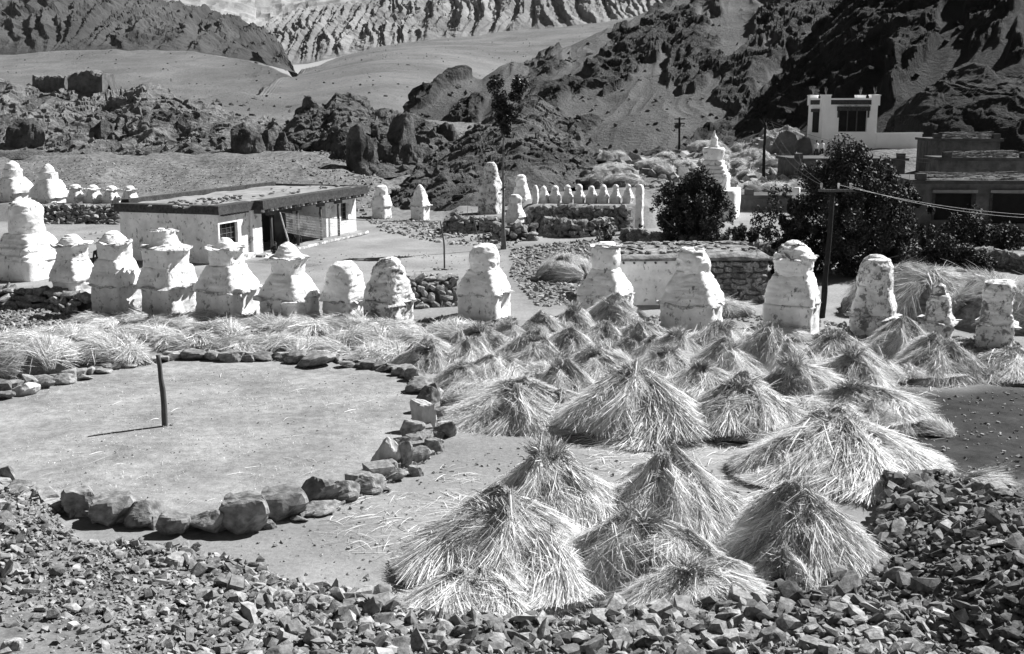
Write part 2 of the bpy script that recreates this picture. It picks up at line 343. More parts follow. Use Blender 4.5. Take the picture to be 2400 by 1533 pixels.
# ---------------------------------------------------------------- hills and mountains: surfaces between a foot line and a crest line
ROCK = {'mask': None}
def loft(name, foot, crest, nu, nv, mat, disp, prof=1.0, back=(0.5, 0.55), label=None, nb=14, sm=0, **kw):
    foot = np.array(foot, float); crest = np.array(crest, float)
    u = np.linspace(max(foot[0, 0], crest[0, 0]), min(foot[-1, 0], crest[-1, 0]), nu)
    def line(L): return np.array([at(p, np.interp(p, L[:, 0], L[:, 1]), np.interp(p, L[:, 0], L[:, 2])) for p in u])
    A = line(foot); B = line(crest)
    for _ in range(sm):
        A[1:-1] = .25 * A[:-2] + .5 * A[1:-1] + .25 * A[2:]; B[1:-1] = .25 * B[:-2] + .5 * B[1:-1] + .25 * B[2:]
    t = np.linspace(0, 1, nv)
    P = A[:, None] * (1 - t)[None, :, None] + B[:, None] * t[None, :, None]
    P[..., 2] = A[:, None, 2] + (B[:, 2] - A[:, 2])[:, None] * (t ** prof)[None]
    # the back side, falling away behind the crest
    tb = np.linspace(0, 1, nb + 1)[1:]
    run = np.linalg.norm((B - A)[:, :2], axis=1)[:, None]
    Q = np.repeat(B[:, None], nb, 1).copy(); dr = np.stack([B[:, 0] / B[:, 1], np.ones(nu)], -1)
    Q[..., :2] += dr[:, None] * (run * back[0] * tb[None])[..., None] + 0
    Q[..., 2] -= (B[:, 2] - A[:, 2])[:, None] * back[1] * (tb[None] ** 1.3)
    P = np.concatenate([P, Q], 1); tt = np.concatenate([t, 1 - 0.5 * tb])
    P0 = P.copy()
    dU = np.gradient(P0, axis=0); dV = np.gradient(P0, axis=1); N = np.cross(dU, dV); N /= np.linalg.norm(N, axis=2)[..., None] + 1e-9
    ROCK['mask'] = None
    d = disp(P0, np.linspace(0, 1, nu)[:, None], tt[None, :])
    if isinstance(d, tuple): P = P0 + N * d[0][..., None] + d[1]
    else: P = P0 + N * d[..., None]
    o = obj(name, mesh_np(name, P, grid_faces(nu, nv + nb), [mat], sm > 0))
    if ROCK['mask'] is not None:
        a_ = o.data.attributes.new('rock', 'FLOAT', 'POINT'); a_.data.foreach_set('value', ROCK['mask'].ravel().astype(np.float32))
    return tag(o, label, kind='structure')

def d_far(P, u, t): return 90 * ridged(P[..., 0] / 900, P[..., 1] / 900, P[..., 2] / 900, 5, 51) * (0.4 + 0.6 * t)
loft('far_mountain', [(100, 160, 5200), (1200, 120, 5200)], [(100, -160, 6500), (420, -70, 6500), (540, -8, 6500), (600, 22, 6500), (660, 10, 6500), (740, -2, 6500), (860, -25, 6500), (1200, -60, 6500)], 160, 60, M['far'], d_far, 0.9, label='pale far mountain behind the eroded ridges')

def badlands(seed, w, amp):
    def f(P, u, t):
        x = P[..., 0]; warp = 0.45 * w * fbm(x / (2.2 * w), P[..., 2] / (1.6 * w), 0 * x, 3, seed)
        env = np.clip(1.1 - t, 0, 1) ** 0.75 * np.clip(t * 6 + 0.05, 0, 1)
        s1 = 1 - 2 * np.abs(((x + warp) / w) % 1 - 0.5) * 2
        s2 = 1 - 2 * np.abs(((x + 1.6 * warp + 0.33 * w) / (w * 0.37)) % 1 - 0.5) * 2
        k = 0.7 + 0.6 * noise(x / (3 * w), 0 * x, 0 * x, seed + 9)
        off = amp * env * (s1 * k + 0.42 * s2 * (0.3 + t)) + 0.18 * amp * ridged(x / (0.3 * w), P[..., 2] / (0.3 * w), P[..., 1] / (0.5 * w), 4, seed + 20) * np.clip(t * 5, 0, 1)
        D = np.zeros(P.shape); D[..., 1] = -0.6 * off; D[..., 0] = -0.3 * off
        ez = np.clip(t * 2.2, 0, 1) * np.clip(1.15 - t, 0, 1) ** .5
        gz_ = 0.55 * amp * ez * ((s1 - .2) * k + .45 * s2) + .16 * amp * ez * ridged(x / (.22 * w), P[..., 1] / (.3 * w), 0 * x, 4, seed + 33)
        D[..., 2] = gz_ + 0.12 * amp * t ** 3 * ridged(x / (0.5 * w), 0 * x, 0 * x, 4, seed + 4)
        return 0 * x, D
    return f
loft('eroded_ridge', [(560, 160, 1900), (640, 155, 1900), (720, 150, 1900), (800, 132, 1900), (1000, 104, 1900), (1300, 72, 1900), (1900, 30, 1900)], [(560, 120, 2050), (610, 66, 2150), (640, 52, 2200), (700, 25, 2250), (740, 20, 2250), (800, 12, 2250), (870, 0, 2250), (960, -22, 2250), (1100, -45, 2250), (1300, -70, 2250), (1900, -110, 2250)], 560, 100, M['ridge'], badlands(61, 36, 21), 0.9, label='pale eroded ridge with sharp gullies')
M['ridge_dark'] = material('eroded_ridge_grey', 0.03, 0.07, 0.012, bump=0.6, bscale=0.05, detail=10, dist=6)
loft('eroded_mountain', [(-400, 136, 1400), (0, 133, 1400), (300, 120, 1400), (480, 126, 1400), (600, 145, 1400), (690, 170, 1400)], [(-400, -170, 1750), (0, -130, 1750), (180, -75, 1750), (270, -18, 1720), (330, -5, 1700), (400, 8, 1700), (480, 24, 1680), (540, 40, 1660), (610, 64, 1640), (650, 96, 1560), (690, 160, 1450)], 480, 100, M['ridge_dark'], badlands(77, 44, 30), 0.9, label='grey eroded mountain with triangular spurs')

def d_fan(P, u, t): return (0.5 * fbm(P[..., 0] / 60, P[..., 1] / 60, 0 * P[..., 0], 4, 31) + 0.07 * ridged(P[..., 0] / 25 + .5 * noise(P[..., 0] / 40, P[..., 1] / 60, 0 * P[..., 0], 3), P[..., 1] / 160, 0 * P[..., 0], 4, 37)) * (0.25 + 3 * t)
loft('gravel_fan', [(-500, 300, 560), (0, 300, 560), (400, 300, 600), (720, 310, 620)], [(-500, 150, 950), (0, 132, 950), (240, 116, 950), (400, 117, 930), (500, 126, 900), (590, 144, 850), (660, 172, 760), (720, 200, 700)], 200, 120, M['fan'], d_fan, 0.92, sm=60, label='smooth domed gravel fan below the eroded mountain')
loft('gravel_slope', [(150, 330, 140), (560, 325, 140), (900, 330, 150), (1050, 330, 200), (1200, 320, 330), (1900, 320, 400)], [(150, 270, 170), (440, 253, 200), (560, 240, 240), (620, 214, 330), (680, 184, 600), (760, 150, 800), (900, 107, 1000), (1100, 87, 1000), (1300, 63, 1000), (1480, 41, 1000), (1700, 12, 1000), (1900, -15, 1000)], 240, 140, M['fan'], d_fan, 0.95, sm=60, label='long bare gravel slope rising to the right')

def d_mount(seed, amp):
    def f(P, u, t):
        x, y, z = P[..., 0], P[..., 1], P[..., 2]
        # gullies run down the fall line, towards the lower left
        q = x - 0.75 * z + 3.0 * fbm(x / 14, y / 14, z / 14, 2, seed + 40)
        g = ridged(q / 8, z / 45, y / 45, 3, seed, .5)
        m0 = fbm(q / 6, z / 20, y / 30, 4, seed + 5) + .25 * g - .25 * np.clip(noise(x / 30, y / 30, z / 30, seed + 77), -1, 1)
        mask = sstep(0.2, 0.42, m0)
        r = ridged(q / 3.0, z / 4.0, y / 4.0, 4, seed + 8, .5) + .35 * np.round(2 * noise(q / 1.4, z / 1.8, y / 1.8, seed + 70)) / 2
        st = 0.25 * ridged((z - .35 * x) / 2.2, x / 14, y / 14, 3, seed + 50, .5)
        mask = mask * (1 - .9 * np.exp(-((u - .185) / .055) ** 2) * (seed == 101))
        ROCK['mask'] = mask
        return amp * (0.9 * g + mask * (0.95 * r + 0.5) + st * mask) * np.clip(t * 6 + 0.15, 0, 1)
    return f
def d_crag(seed, amp, sc=2.6):
    def f(P, u, t):
        x, y, z = P[..., 0], P[..., 1], P[..., 2]
        wx = x + 0.8 * fbm(x / 3, y / 3, z / 3, 2, seed + 30)
        r = ridged(wx / (1.6 * sc), y / (1.6 * sc), z / (sc * 2.2), 4, seed, .42)
        b = fbm(x / 8, y / 8, z / 8, 3, seed + 6)
        cell = np.round(2.0 * fbm(wx / (sc * 1.3), y / (sc * 1.3), z / sc, 2, seed + 12)) / 2.0
        mid = np.round(3 * fbm(wx / (sc * .5), y / (sc * .5), z / (sc * .4), 2, seed + 22)) / 3
        return amp * (0.55 * r + 0.9 * b + 0.5 * cell + .16 * mid) * np.clip(t * 5, 0, 1)
    return f
loft('dark_mountain', [(950, 335, 168), (1100, 328, 170), (1180, 315, 166), (1330, 365, 152), (1480, 405, 142), (1600, 405, 142), (1700, 395, 142), (1800, 375, 146), (2000, 320, 150), (2300, 300, 150)],
     [(950, 325, 172), (962, 272, 180), (975, 258, 185), (1000, 232, 190), (1060, 190, 196), (1090, 182, 198), (1130, 188, 200), (1180, 162, 205), (1240, 152, 210), (1290, 124, 215), (1340, 116, 218), (1400, 86, 222), (1460, 62, 228), (1500, 38, 232), (1560, 16, 236), (1640, -20, 240), (1760, -80, 250), (2000, -190, 270), (2300, -320, 290)], 420, 220, M['scree'], d_mount(101, 0.85), 0.95, label='dark mountainside streaked with pale scree')
loft('shaded_spur', [(1680, 372, 140), (1800, 362, 134), (1900, 350, 128), (2150, 345, 122), (2400, 345, 120), (2800, 340, 120)], [(1680, 350, 156), (1740, 318, 154), (1800, 278, 154), (1870, 192, 158), (1950, 82, 164), (2010, -18, 170), (2150, -190, 182), (2400, -420, 200), (2800, -700, 220)], 300, 220, M['scree_shade'], d_mount(140, 1.0), 0.95, label='steep shaded spur behind the white tower house')
loft('rock_knoll', [(2040, 365, 112), (2200, 372, 110), (2400, 372, 108), (2700, 372, 108)], [(2040, 335, 114), (2100, 290, 116), (2170, 200, 118), (2230, 168, 119), (2300, 162, 120), (2360, 172, 120), (2420, 176, 121), (2700, 150, 124)], 140, 90, M['scree_shade'], d_crag(170, 0.9), 0.6, label='shade-toned rock knoll behind the shaded houses')

loft('rocky_ledge', [(-200, 375, 110), (100, 372, 110), (250, 366, 111), (340, 368, 110), (450, 372, 108), (560, 368, 110), (680, 366, 111)], [(-200, 222, 134), (0, 214, 134), (60, 226, 134), (150, 236, 132), (250, 238, 130), (300, 232, 126), (345, 219, 125), (420, 250, 124), (500, 275, 122), (580, 294, 121), (650, 322, 119), (680, 334, 118)], 320, 110, M['ledge'], d_crag(201, 1.0), 0.8, back=(1.2, 0.02), label='rocky ledge below the ruined walls')
loft('rocky_hill', [(915, 492, 87), (1000, 496, 86), (1100, 496, 84), (1200, 478, 86), (1290, 458, 88), (1400, 420, 94)], [(915, 488, 90), (940, 458, 93), (985, 396, 100), (1060, 352, 108), (1120, 302, 113), (1180, 264, 115), (1250, 241, 116), (1300, 278, 114), (1340, 318, 110), (1375, 354, 105), (1400, 412, 98)], 260, 170, M['hillrock'], d_crag(230, 0.72, 2.0), 0.75, label='dark rounded rock hill behind the shrines')

loft('crag_ridge', [(670, 352, 114), (760, 352, 112), (810, 412, 101), (900, 418, 99), (1000, 405, 102), (1080, 372, 108)], [(670, 345, 120), (705, 268, 125), (740, 243, 126), (765, 252, 126), (788, 212, 128), (830, 228, 128), (870, 264, 126), (920, 278, 124), (1000, 292, 120), (1050, 318, 118), (1080, 350, 114)], 260, 120, M['rock'], d_crag(260, 0.85, 2.4), 0.7, label='broken rocky ridge of crags above the flat-roofed house')
def poly_rad(dirs, nplanes, r_, squash=0.35):      # radius of a random convex polyhedron in given directions
    n = r_.normal(size=(nplanes, 3)); n /= np.linalg.norm(n, axis=1)[:, None]
    d = r_.uniform(0.62, 1.0, nplanes)
    c = dirs @ n.T
    return np.min(np.where(c > 0.05, d / np.maximum(c, 0.05), 9.0), axis=-1).clip(0, 1.25)
def crag(cx, base_py, w, h, D, seed, mat='rock', label='', depth=0.8, name='rock_outcrop', lobes=5):
    k = ppm(D); W = w / k / 2; H = h / k; r_ = np.random.default_rng(seed)
    nu, nv = 52, 30; mb = MB()
    a = np.linspace(0, 2 * PI, nu, endpoint=False)[:, None]; ph = np.linspace(-0.45 * PI, 0.5 * PI, nv)[None]
    dirs = np.stack([np.cos(a) * np.cos(ph), np.sin(a) * np.cos(ph), np.sin(ph) + 0 * a], -1)
    for q in range(lobes):
        if q == 0: c = np.array([0, 0, 0.0]); sx, sy, sz = W * 0.8, W * depth * 0.8, H * 0.98
        else:
            an = r_.uniform(0, 2 * PI); rr = r_.uniform(0.3, 0.62); f = r_.uniform(0.35, 0.62)
            c = np.array([W * rr * math.cos(an), W * depth * rr * math.sin(an), 0]); sx, sy, sz = W * f, W * f * depth, H * r_.uniform(0.35, 0.85) * (1.15 - 0.6 * rr)
        rad = poly_rad(dirs, 16, r_)
        P = dirs * rad[..., None] * np.array([sx, sy, sz]) + c
        s_ = max(W, H) * 0.5
        dd = 0.10 * ridged(P[..., 0] / s_ + seed, P[..., 1] / s_, P[..., 2] / (2 * s_), 5, seed + q) + 0.05 * np.round(3 * noise(P[..., 0] / s_ * 2.5, P[..., 1] / s_ * 2.5, P[..., 2] / s_ * 1.5, seed + 5)) / 3
        P = P + dirs * (dd * min(W, H))[..., None]
        mb.add(P.reshape(-1, 3), grid_faces(nu, nv, True))
    p = at(cx, base_py, D); g = gz1(p[0], p[1])
    o = mb.build(name, M[mat], loc=(p[0], p[1], min(p[2], g + 0.1)))
    return tag(o, label, 'rock', 'rock outcrops on the slope behind')
CR = [(738, 322, 80, 84, 124, 'narrow leaning rock at left end of the crag line'), (815, 314, 140, 112, 126, 'tallest jagged rock of the crag line above the flat-roofed house'), (888, 332, 84, 72, 122, 'broken rock at right end of the crag line'),
      (572, 364, 90, 68, 110, 'dark pointed boulder below the rocky ledge'), (626, 352, 36, 40, 111, 'small dark boulder beside the pointed boulder'), (664, 352, 50, 36, 112, 'low rounded pale boulder right of the pointed boulder'),
      (852, 414, 96, 100, 101, 'broad black cliff rock left of the rock hill'), (935, 404, 124, 112, 104, 'double-headed cliff rock with vertical cracks'), (1030, 362, 90, 76, 112, 'rough sloping rock beside the rock hill'),
      (1090, 350, 70, 50, 114, 'low dark rock against the left of the rock hill'), (1066, 350, 34, 26, 106, 'single dark boulder perched left of the poplar'), (1000, 412, 34, 34, 97, 'little cairn-like rock standing on the dark slope'),
      (400, 312, 60, 40, 121, 'craggy lump on the ledge right of the ruin'), (60, 330, 110, 70, 114, 'weathered cliff rock at the left edge'), (240, 318, 120, 70, 116, 'cliff rock with a shadowed hollow below the ruin'), (470, 344, 120, 46, 113, 'fluted rock face left of the pointed boulder')]
for i, c in enumerate(CR): crag(c[0], c[1], c[2], c[3], c[4], 300 + 7 * i, 'rock', c[5])
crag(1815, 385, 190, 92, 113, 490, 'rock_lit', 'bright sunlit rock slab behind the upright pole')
crag(1560, 365, 110, 22, 122, 497, 'rock', 'low dark rock at the foot of the mountainside')

# ---------------------------------------------------------------- stones
def hull_mesh(name, r_, n=13, flat_=0.7, long_=1.0, mat=None):
    bm = bmesh.new()
    C = np.array([(x, y, z) for x in (-1, 1) for y in (-1, 1) for z in (-1, 1)], float) * r_.uniform(.35, 1.0, (8, 3))
    E = r_.uniform(-1, 1, (n - 8, 3)); ax = r_.integers(0, 3, n - 8); E[np.arange(n - 8), ax] = np.sign(E[np.arange(n - 8), ax]) * r_.uniform(.85, 1.05, n - 8)
    P = np.concatenate([C, E * .95]); sh = r_.normal(0, .25); P[:, 0] += sh * P[:, 2]; P *= np.array([0.5 * long_, 0.5, 0.5 * flat_])
    for p in P: bm.verts.new(p)
    g = bmesh.ops.convex_hull(bm, input=bm.verts)
    bmesh.ops.delete(bm, geom=[v for v in bm.verts if not v.link_faces], context='VERTS')
    bmesh.ops.triangulate(bm, faces=bm.faces)
    me = bpy.data.meshes.new(name); bm.to_mesh(me); bm.free()
    if mat: me.materials.append(mat)
    return me
r_s = np.random.default_rng(5)
STONES = [hull_mesh('stone', r_s, int(r_s.integers(11, 17)), r_s.uniform(0.32, 0.72), r_s.uniform(1.0, 1.6), M['stone']) for i in range(14)]
STONES_W = [hull_mesh('stone', r_s, int(r_s.integers(13, 18)), r_s.uniform(0.6, 0.95), r_s.uniform(1.0, 1.35), M['stone']) for i in range(10)]
SLABS = [hull_mesh('slab', r_s, 15, r_s.uniform(0.22, 0.36), r_s.uniform(1.1, 1.6), M['slab']) for i in range(8)]
def boulder_mesh(r_, mat):
    nu, nv = 30, 18
    a = np.linspace(0, 2 * PI, nu, endpoint=False)[:, None]; ph = np.linspace(-0.5 * PI, 0.5 * PI, nv)[None]
    dirs = np.stack([np.cos(a) * np.cos(ph), np.sin(a) * np.cos(ph), np.sin(ph) + 0 * a], -1)
    P = dirs * (poly_rad(dirs, 13, r_) * 0.55)[..., None]
    k = r_.uniform(0, 90)
    P = P + dirs * (0.035 * fbm(P[..., 0] * 3 + k, P[..., 1] * 3, P[..., 2] * 3, 4, 2))[..., None]
    lo, hi = P.reshape(-1, 3).min(0), P.reshape(-1, 3).max(0); P = (P - (lo + hi) / 2) / (hi - lo)
    return mesh_np('stone', P, grid_faces(nu, nv, True), [mat], False)
BOULDERS = [boulder_mesh(np.random.default_rng(40 + i), M['stone']) for i in range(9)]
BOULDERS_P = [boulder_mesh(np.random.default_rng(60 + i), M['stone_pale']) for i in range(3)]
def put(me, name, loc, rot, scl, parent=None): return obj(name, me, parent, loc, rot, scl)
def mesh_arrays(me):
    V = np.zeros(len(me.vertices) * 3); me.vertices.foreach_get('co', V)
    F = np.zeros(len(me.polygons) * 3, int); me.polygons.foreach_get('vertices', F)
    return V.reshape(-1, 3), F.reshape(-1, 3)
S_ARR = [mesh_arrays(m) for m in STONES] + [mesh_arrays(hull_mesh('chip', r_s, 8, r_s.uniform(0.4, 0.75), r_s.uniform(1.0, 1.6))) for i in range(10)]      # ten plain chips for the small ones
for m in [m for m in bpy.data.meshes if m.name.startswith('chip')]: bpy.data.meshes.remove(m)
def rot_mats(n, r_, tilt=PI):
    a = r_.uniform(0, 2 * PI, n); b = r_.normal(0, tilt, n); c = r_.normal(0, tilt, n)
    def R(ax, t):
        co, si = np.cos(t), np.sin(t); z = np.zeros(n); o = np.ones(n)
        m = {'x': [[o, z, z], [z, co, -si], [z, si, co]], 'y': [[co, z, si], [z, o, z], [-si, z, co]], 'z': [[co, -si, z], [si, co, z], [z, z, o]]}[ax]
        return np.moveaxis(np.array([[q for q in r] for r in m]), 2, 0)
    return R('z', a) @ R('x', b) @ R('y', c)
def stone_mass(name, X, Y, Z, S, mat, r_, parent=None, tilt=0.5, label=None):
    Vs, Fs, n0 = [], [], 0; k = np.where(S > .13, r_.integers(0, 14, len(X)), r_.integers(14, 24, len(X))); Rm = rot_mats(len(X), r_, tilt)
    for i, (V, F) in enumerate(S_ARR):
        j = np.where(k == i)[0]
        if not len(j): continue
        W = np.einsum('nij,vj->nvi', Rm[j], V) * S[j][:, None, None]
        W += np.stack([X[j], Y[j], Z[j]], -1)[:, None]
        Vs.append(W.reshape(-1, 3)); Fs.append((F[None] + (np.arange(len(j)) * len(V))[:, None, None] + n0).reshape(-1, 3)); n0 += len(j) * len(V)
    o = obj(name, mesh_np(name, np.concatenate(Vs), np.concatenate(Fs), [mat], False), parent)
    return tag(o, label, kind='stuff')

def loft_stones(name, n, lo, hi, seed, mat='rock', tmax=1.0):
    o = bpy.data.objects[name]; V = np.zeros(len(o.data.vertices) * 3); o.data.vertices.foreach_get('co', V); V = V.reshape(-1, 3)
    r_ = np.random.default_rng(seed); k = r_.integers(0, len(V), n * 3); X, Y, Z = V[k, 0], V[k, 1], V[k, 2]
    kk = fbm(X / 5, Y / 5, Z / 5, 3, seed) > .05; X, Y, Z = X[kk][:n], Y[kk][:n], Z[kk][:n]; S = np.exp(r_.uniform(math.log(lo), math.log(hi), len(X)))
    return stone_mass('broken_rock', X + r_.normal(0, .2, len(X)), Y, Z + .1 * S, S, M[mat], r_, o, .7)
loft_stones('gravel_slope', 1100, .15, .9, 1407, 'rock'); loft_stones('gravel_fan', 350, .4, 1.3, 1408, 'rock'); loft_stones('rocky_hill', 420, .15, .6, 1401, 'hillrock'); loft_stones('crag_ridge', 260, .2, .8, 1402); loft_stones('rocky_ledge', 350, .15, .7, 1403, 'ledge'); loft_stones('dark_mountain', 500, .2, .8, 1404, 'rock'); loft_stones('shaded_spur', 300, .3, 1.0, 1405, 'scree_shade')
# the foreground bank of rubble: the biggest stones one by one, the rest as one mass
bank = tag(empty('rubble_bank', (0, 12, 0)), 'bank of loose broken stones along the foreground', kind='structure')
bank.location = (0, 0, 0)
r_b = np.random.default_rng(21)
n = 115000
bx = r_b.uniform(-13, 16, n); by = r_b.uniform(9.5, 27, n); e = bank_edge(bx) - by
keep = (e > -0.15) & (np.abs(bx) < 0.50 * by + 1.8)
# the lower left corner is a trodden path with fewer stones
sx = bx / by; bare = np.exp(-(((sx + 0.47) / 0.10) ** 2 + ((by - 13.6) / 2.6) ** 2))
keep &= r_b.uniform(0, 1, n) > bare * 0.92
# the upper right part of the bank is mostly smaller chips
bx, by, e = bx[keep], by[keep], e[keep]
sz = np.exp(r_b.normal(math.log(0.064), 0.56, len(bx))).clip(0.025, 0.27)
small = (bx > 8.5) & (by > 18.5); sz[small] = np.minimum(sz[small], 0.17)
sz *= 1 - 0.4 * np.exp(-(((bx / by + 0.40) / 0.10) ** 2))
bz = gz(bx, by) + r_b.uniform(-0.02, 0.12, len(bx)) * (sz / 0.2)
score = sz / np.hypot(bx, by); order = np.argsort(-np.where(np.abs(bx) < 0.47 * by, score, 0))
big = order[:250]; rest = order[250:]
for i in big:
    put(STONES[int(r_b.integers(0, 14))], 'stone', (bx[i], by[i], bz[i] + 0.1 * sz[i]), (r_b.normal(0, 0.5), r_b.normal(0, 0.5), r_b.uniform(0, 6.3)), (sz[i] * 1.1, sz[i] * 1.0, sz[i] * 1.15), bank)
for i in range(46):
    x = r_b.uniform(-9, 11); y = bank_edge(x) - r_b.uniform(.1, 1) ** 1.5 * 8; s_ = r_b.uniform(.26, .46)
    if y > 11.5: put(BOULDERS[int(r_b.integers(0, 9))], 'stone', (x, y, gz1(x, y) + s_ * .08), (r_b.normal(0, .3), r_b.normal(0, .3), r_b.uniform(0, 6.3)), (s_ * 1.2, s_, s_ * .8), bank)
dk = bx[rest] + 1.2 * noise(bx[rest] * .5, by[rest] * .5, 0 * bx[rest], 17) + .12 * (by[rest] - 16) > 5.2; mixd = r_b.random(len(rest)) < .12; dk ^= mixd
for sel, mt in ((rest[~dk], 'rubble'), (rest[dk], 'rubble_vignette')): stone_mass('loose_stones', bx[sel], by[sel], bz[sel], sz[sel] * 1.15, M[mt], r_b, bank)

# gravel and chips lying about on the yard and slopes
def scatter(name, px, n, lo, hi, label, seed, z=0.0):
    r_ = np.random.default_rng(seed); P = np.array([on_ground(*p)[:2] for p in px])
    X = r_.uniform(P[:, 0].min(), P[:, 0].max(), n * 3); Y = r_.uniform(P[:, 1].min(), P[:, 1].max(), n * 3)
    k = in_poly(X, Y, P); X, Y = X[k][:n], Y[k][:n]
    S = np.exp(r_.uniform(math.log(lo), math.log(hi), len(X)))
    return stone_mass(name, X, Y, gz(X, Y) + 0.15 * S, S, M['rubble'], r_, label=label)
scatter('gravel', [(1195, 585), (1300, 570), (1480, 556), (1485, 640), (1400, 720), (1260, 720), (1195, 650)], 2600, 0.06, 0.24, 'loose gravel strewn between the yard and the straw stacks', 71)
scatter('gravel', [(0, 720), (300, 742), (620, 745), (900, 752), (1200, 742), (1230, 775), (900, 790), (400, 785), (0, 790)], 3200, 0.06, 0.22, 'loose gravel along the foot of the front row of shrines', 72)
scatter('gravel', [(330, 455), (700, 440), (870, 470), (900, 400), (700, 365), (350, 375), (10, 372), (10, 425)], 3500, 0.03, 0.15, 'stones strewn over the slope behind the flat-roofed house', 73)
scatter('gravel', [(680, 380), (760, 330), (960, 300), (1100, 310), (980, 420), (900, 500), (1100, 510), (860, 520)], 1500, 0.06, 0.3, 'stones strewn among the rock outcrops', 74)
scatter('gravel', [(20, 1130), (300, 870), (800, 860), (960, 930), (900, 1060), (500, 1190), (200, 1180)], 420, 0.015, 0.05, 'small pebbles on the beaten threshing floor', 75)
scatter('gravel', [(260, 1300), (600, 1270), (1000, 1100), (1200, 1040), (1800, 1100), (1850, 1180), (1000, 1420), (700, 1370)], 700, 0.02, 0.09, 'pebbles on the bare earth between ring and stacks', 76)
scatter('gravel', [(2060, 940), (2400, 910), (2400, 1140), (2200, 1110)], 260, 0.03, 0.1, 'pebbles on the dark threshing floor', 77)
scatter('gravel', [(700, 600), (1180, 585), (1190, 720), (960, 650), (640, 640)], 260, 0.03, 0.1, 'pebbles on the pale yard', 78)
scatter('gravel', [(1300, 745), (1780, 740), (2390, 800), (2390, 850), (1800, 800), (1400, 760)], 1500, 0.05, 0.2, 'loose gravel below the right-hand shrines', 79)

scatter('gravel', [(862, 520), (960, 515), (1050, 520), (1240, 560), (1190, 585), (1050, 575), (900, 545)], 700, 0.05, 0.3, 'stones strewn along the back edge of the yard', 80)
scatter('rubble', [(1395, 440), (1700, 450), (1960, 440), (1940, 372), (1700, 365), (1450, 378)], 900, 0.2, 1.2, 'rocks lying between the straw heaps of the terraced slope', 81)
scatter('gravel', [(2, 560), (270, 540), (280, 640), (120, 640), (2, 610)], 200, 0.04, 0.15, 'pebbles on the bare ground behind the left-hand shrines', 82)
# ---------------------------------------------------------------- the stone ring of the threshing floor
ring = tag(empty('stone_ring', (*flat(400, 1020), 0.0)), 'ring of big rough stones round the pale threshing floor', 'stone ring')
ROFF = Vector(ring.location)
RS = [(195, 1212, 78, 66), (270, 1232, 92, 74), (338, 1240, 66, 62), (408, 1255, 66, 56), (485, 1250, 84, 66), (575, 1250, 104, 96), (665, 1220, 102, 74), (745, 1192, 92, 76), (748, 1212, 66, 28), (806, 1178, 62, 48), (862, 1160, 62, 42), (905, 1100, 58, 78), (945, 1095, 48, 74), (930, 1128, 44, 30), (968, 1026, 50, 46), (992, 1008, 54, 76), (1002, 968, 44, 62), (1015, 938, 32, 42), (985, 922, 56, 36), (970, 894, 46, 34), (946, 880, 48, 26), (905, 870, 44, 16), (860, 862, 44, 16), (815, 860, 40, 14), (742, 860, 74, 34), (696, 852, 48, 34), (655, 846, 34, 20), (618, 847, 50, 20), (580, 848, 34, 16), (540, 848, 48, 24), (500, 847, 38, 24), (452, 845, 54, 24), (405, 843, 44, 18), (350, 850, 66, 16), (300, 864, 36, 11), (240, 878, 40, 12), (62, 926, 52, 30), (106, 910, 44, 22), (152, 902, 44, 26), (196, 892, 36, 14), (12, 935, 40, 18), (-60, 950, 60, 30), (-140, 965, 60, 30), (-220, 1000, 70, 40), (-240, 1050, 80, 45), (-150, 1105, 80, 55), (-60, 1130, 70, 50), (14, 1140, 46, 50), (48, 1155, 56, 26), (84, 1178, 46, 32), (120, 1196, 56, 38), (150, 1206, 50, 40), (1042, 1025, 44, 44), (1018, 1058, 40, 34), (985, 1082, 44, 36), (1030, 985, 36, 30), (975, 1115, 34, 24), (880, 1140, 40, 26), (700, 1225, 40, 14), (630, 1240, 34, 18)]
for i, (px, py, w, h) in enumerate(RS):
    x, y = flat(px, py); k = ppm(y); W = w / k; H = h / k * 1.04; dp = W * rnd.uniform(0.55, 0.9)
    pale = (px, py) in ((905, 1100), (992, 1008), (62, 926))
    me = rnd.choice(BOULDERS_P if pale else BOULDERS)
    y2 = y + dp * 0.35
    put(me, 'stone', Vector((x * y2 / y, y2, gz1(x, y2) + H * 0.38)) - ROFF, (rnd.uniform(-.12, .12), rnd.uniform(-.12, .12), rnd.uniform(-0.35, 0.35)), (W * 1.25, dp * 1.15, H * 1.1), ring)
_rp = np.concatenate([ring_in, ring_in[:1]]); _sg = np.linalg.norm(np.diff(_rp, axis=0), axis=1); _cs = np.concatenate([[0], np.cumsum(_sg)])
d_ = 0.0
while d_ < _cs[-1]:                      # the continuous curb of medium stones
    x, y = np.interp(d_, _cs, _rp[:, 0]), np.interp(d_, _cs, _rp[:, 1]); s_ = rnd.uniform(.3, .52)
    cx_, cy_ = RING_C; ux, uy = x - cx_, y - cy_; q = math.hypot(ux, uy); x += ux / q * .18; y += uy / q * .18; hh = s_ * rnd.uniform(.6, .95)
    put(rnd.choice(STONES_W), 'stone', Vector((x, y, gz1(x, y) + hh * .3)) - ROFF, (rnd.gauss(0, .12), rnd.gauss(0, .12), rnd.uniform(0, 6)), (s_ * 1.1, s_, hh), ring)
    d_ += s_ * .82
for i in range(90):                      # chinking stones along the right-hand side
    t = rnd.random(); px, py = np.interp(t, [0, 0.3, 0.6, 1], [1000, 1010, 930, 700]), np.interp(t, [0, 0.3, 0.6, 1], [930, 1030, 1110, 1205])
    px += rnd.uniform(-14, 38); py += rnd.uniform(-14, 24); x, y = flat(px, py); s_ = rnd.uniform(0.08, 0.24)
    put(rnd.choice(STONES), 'stone', Vector((x, y, gz1(x, y) + s_ * 0.25)) - ROFF, (rnd.gauss(0, .4), rnd.gauss(0, .4), rnd.uniform(0, 6)), (s_, s_, s_), ring)

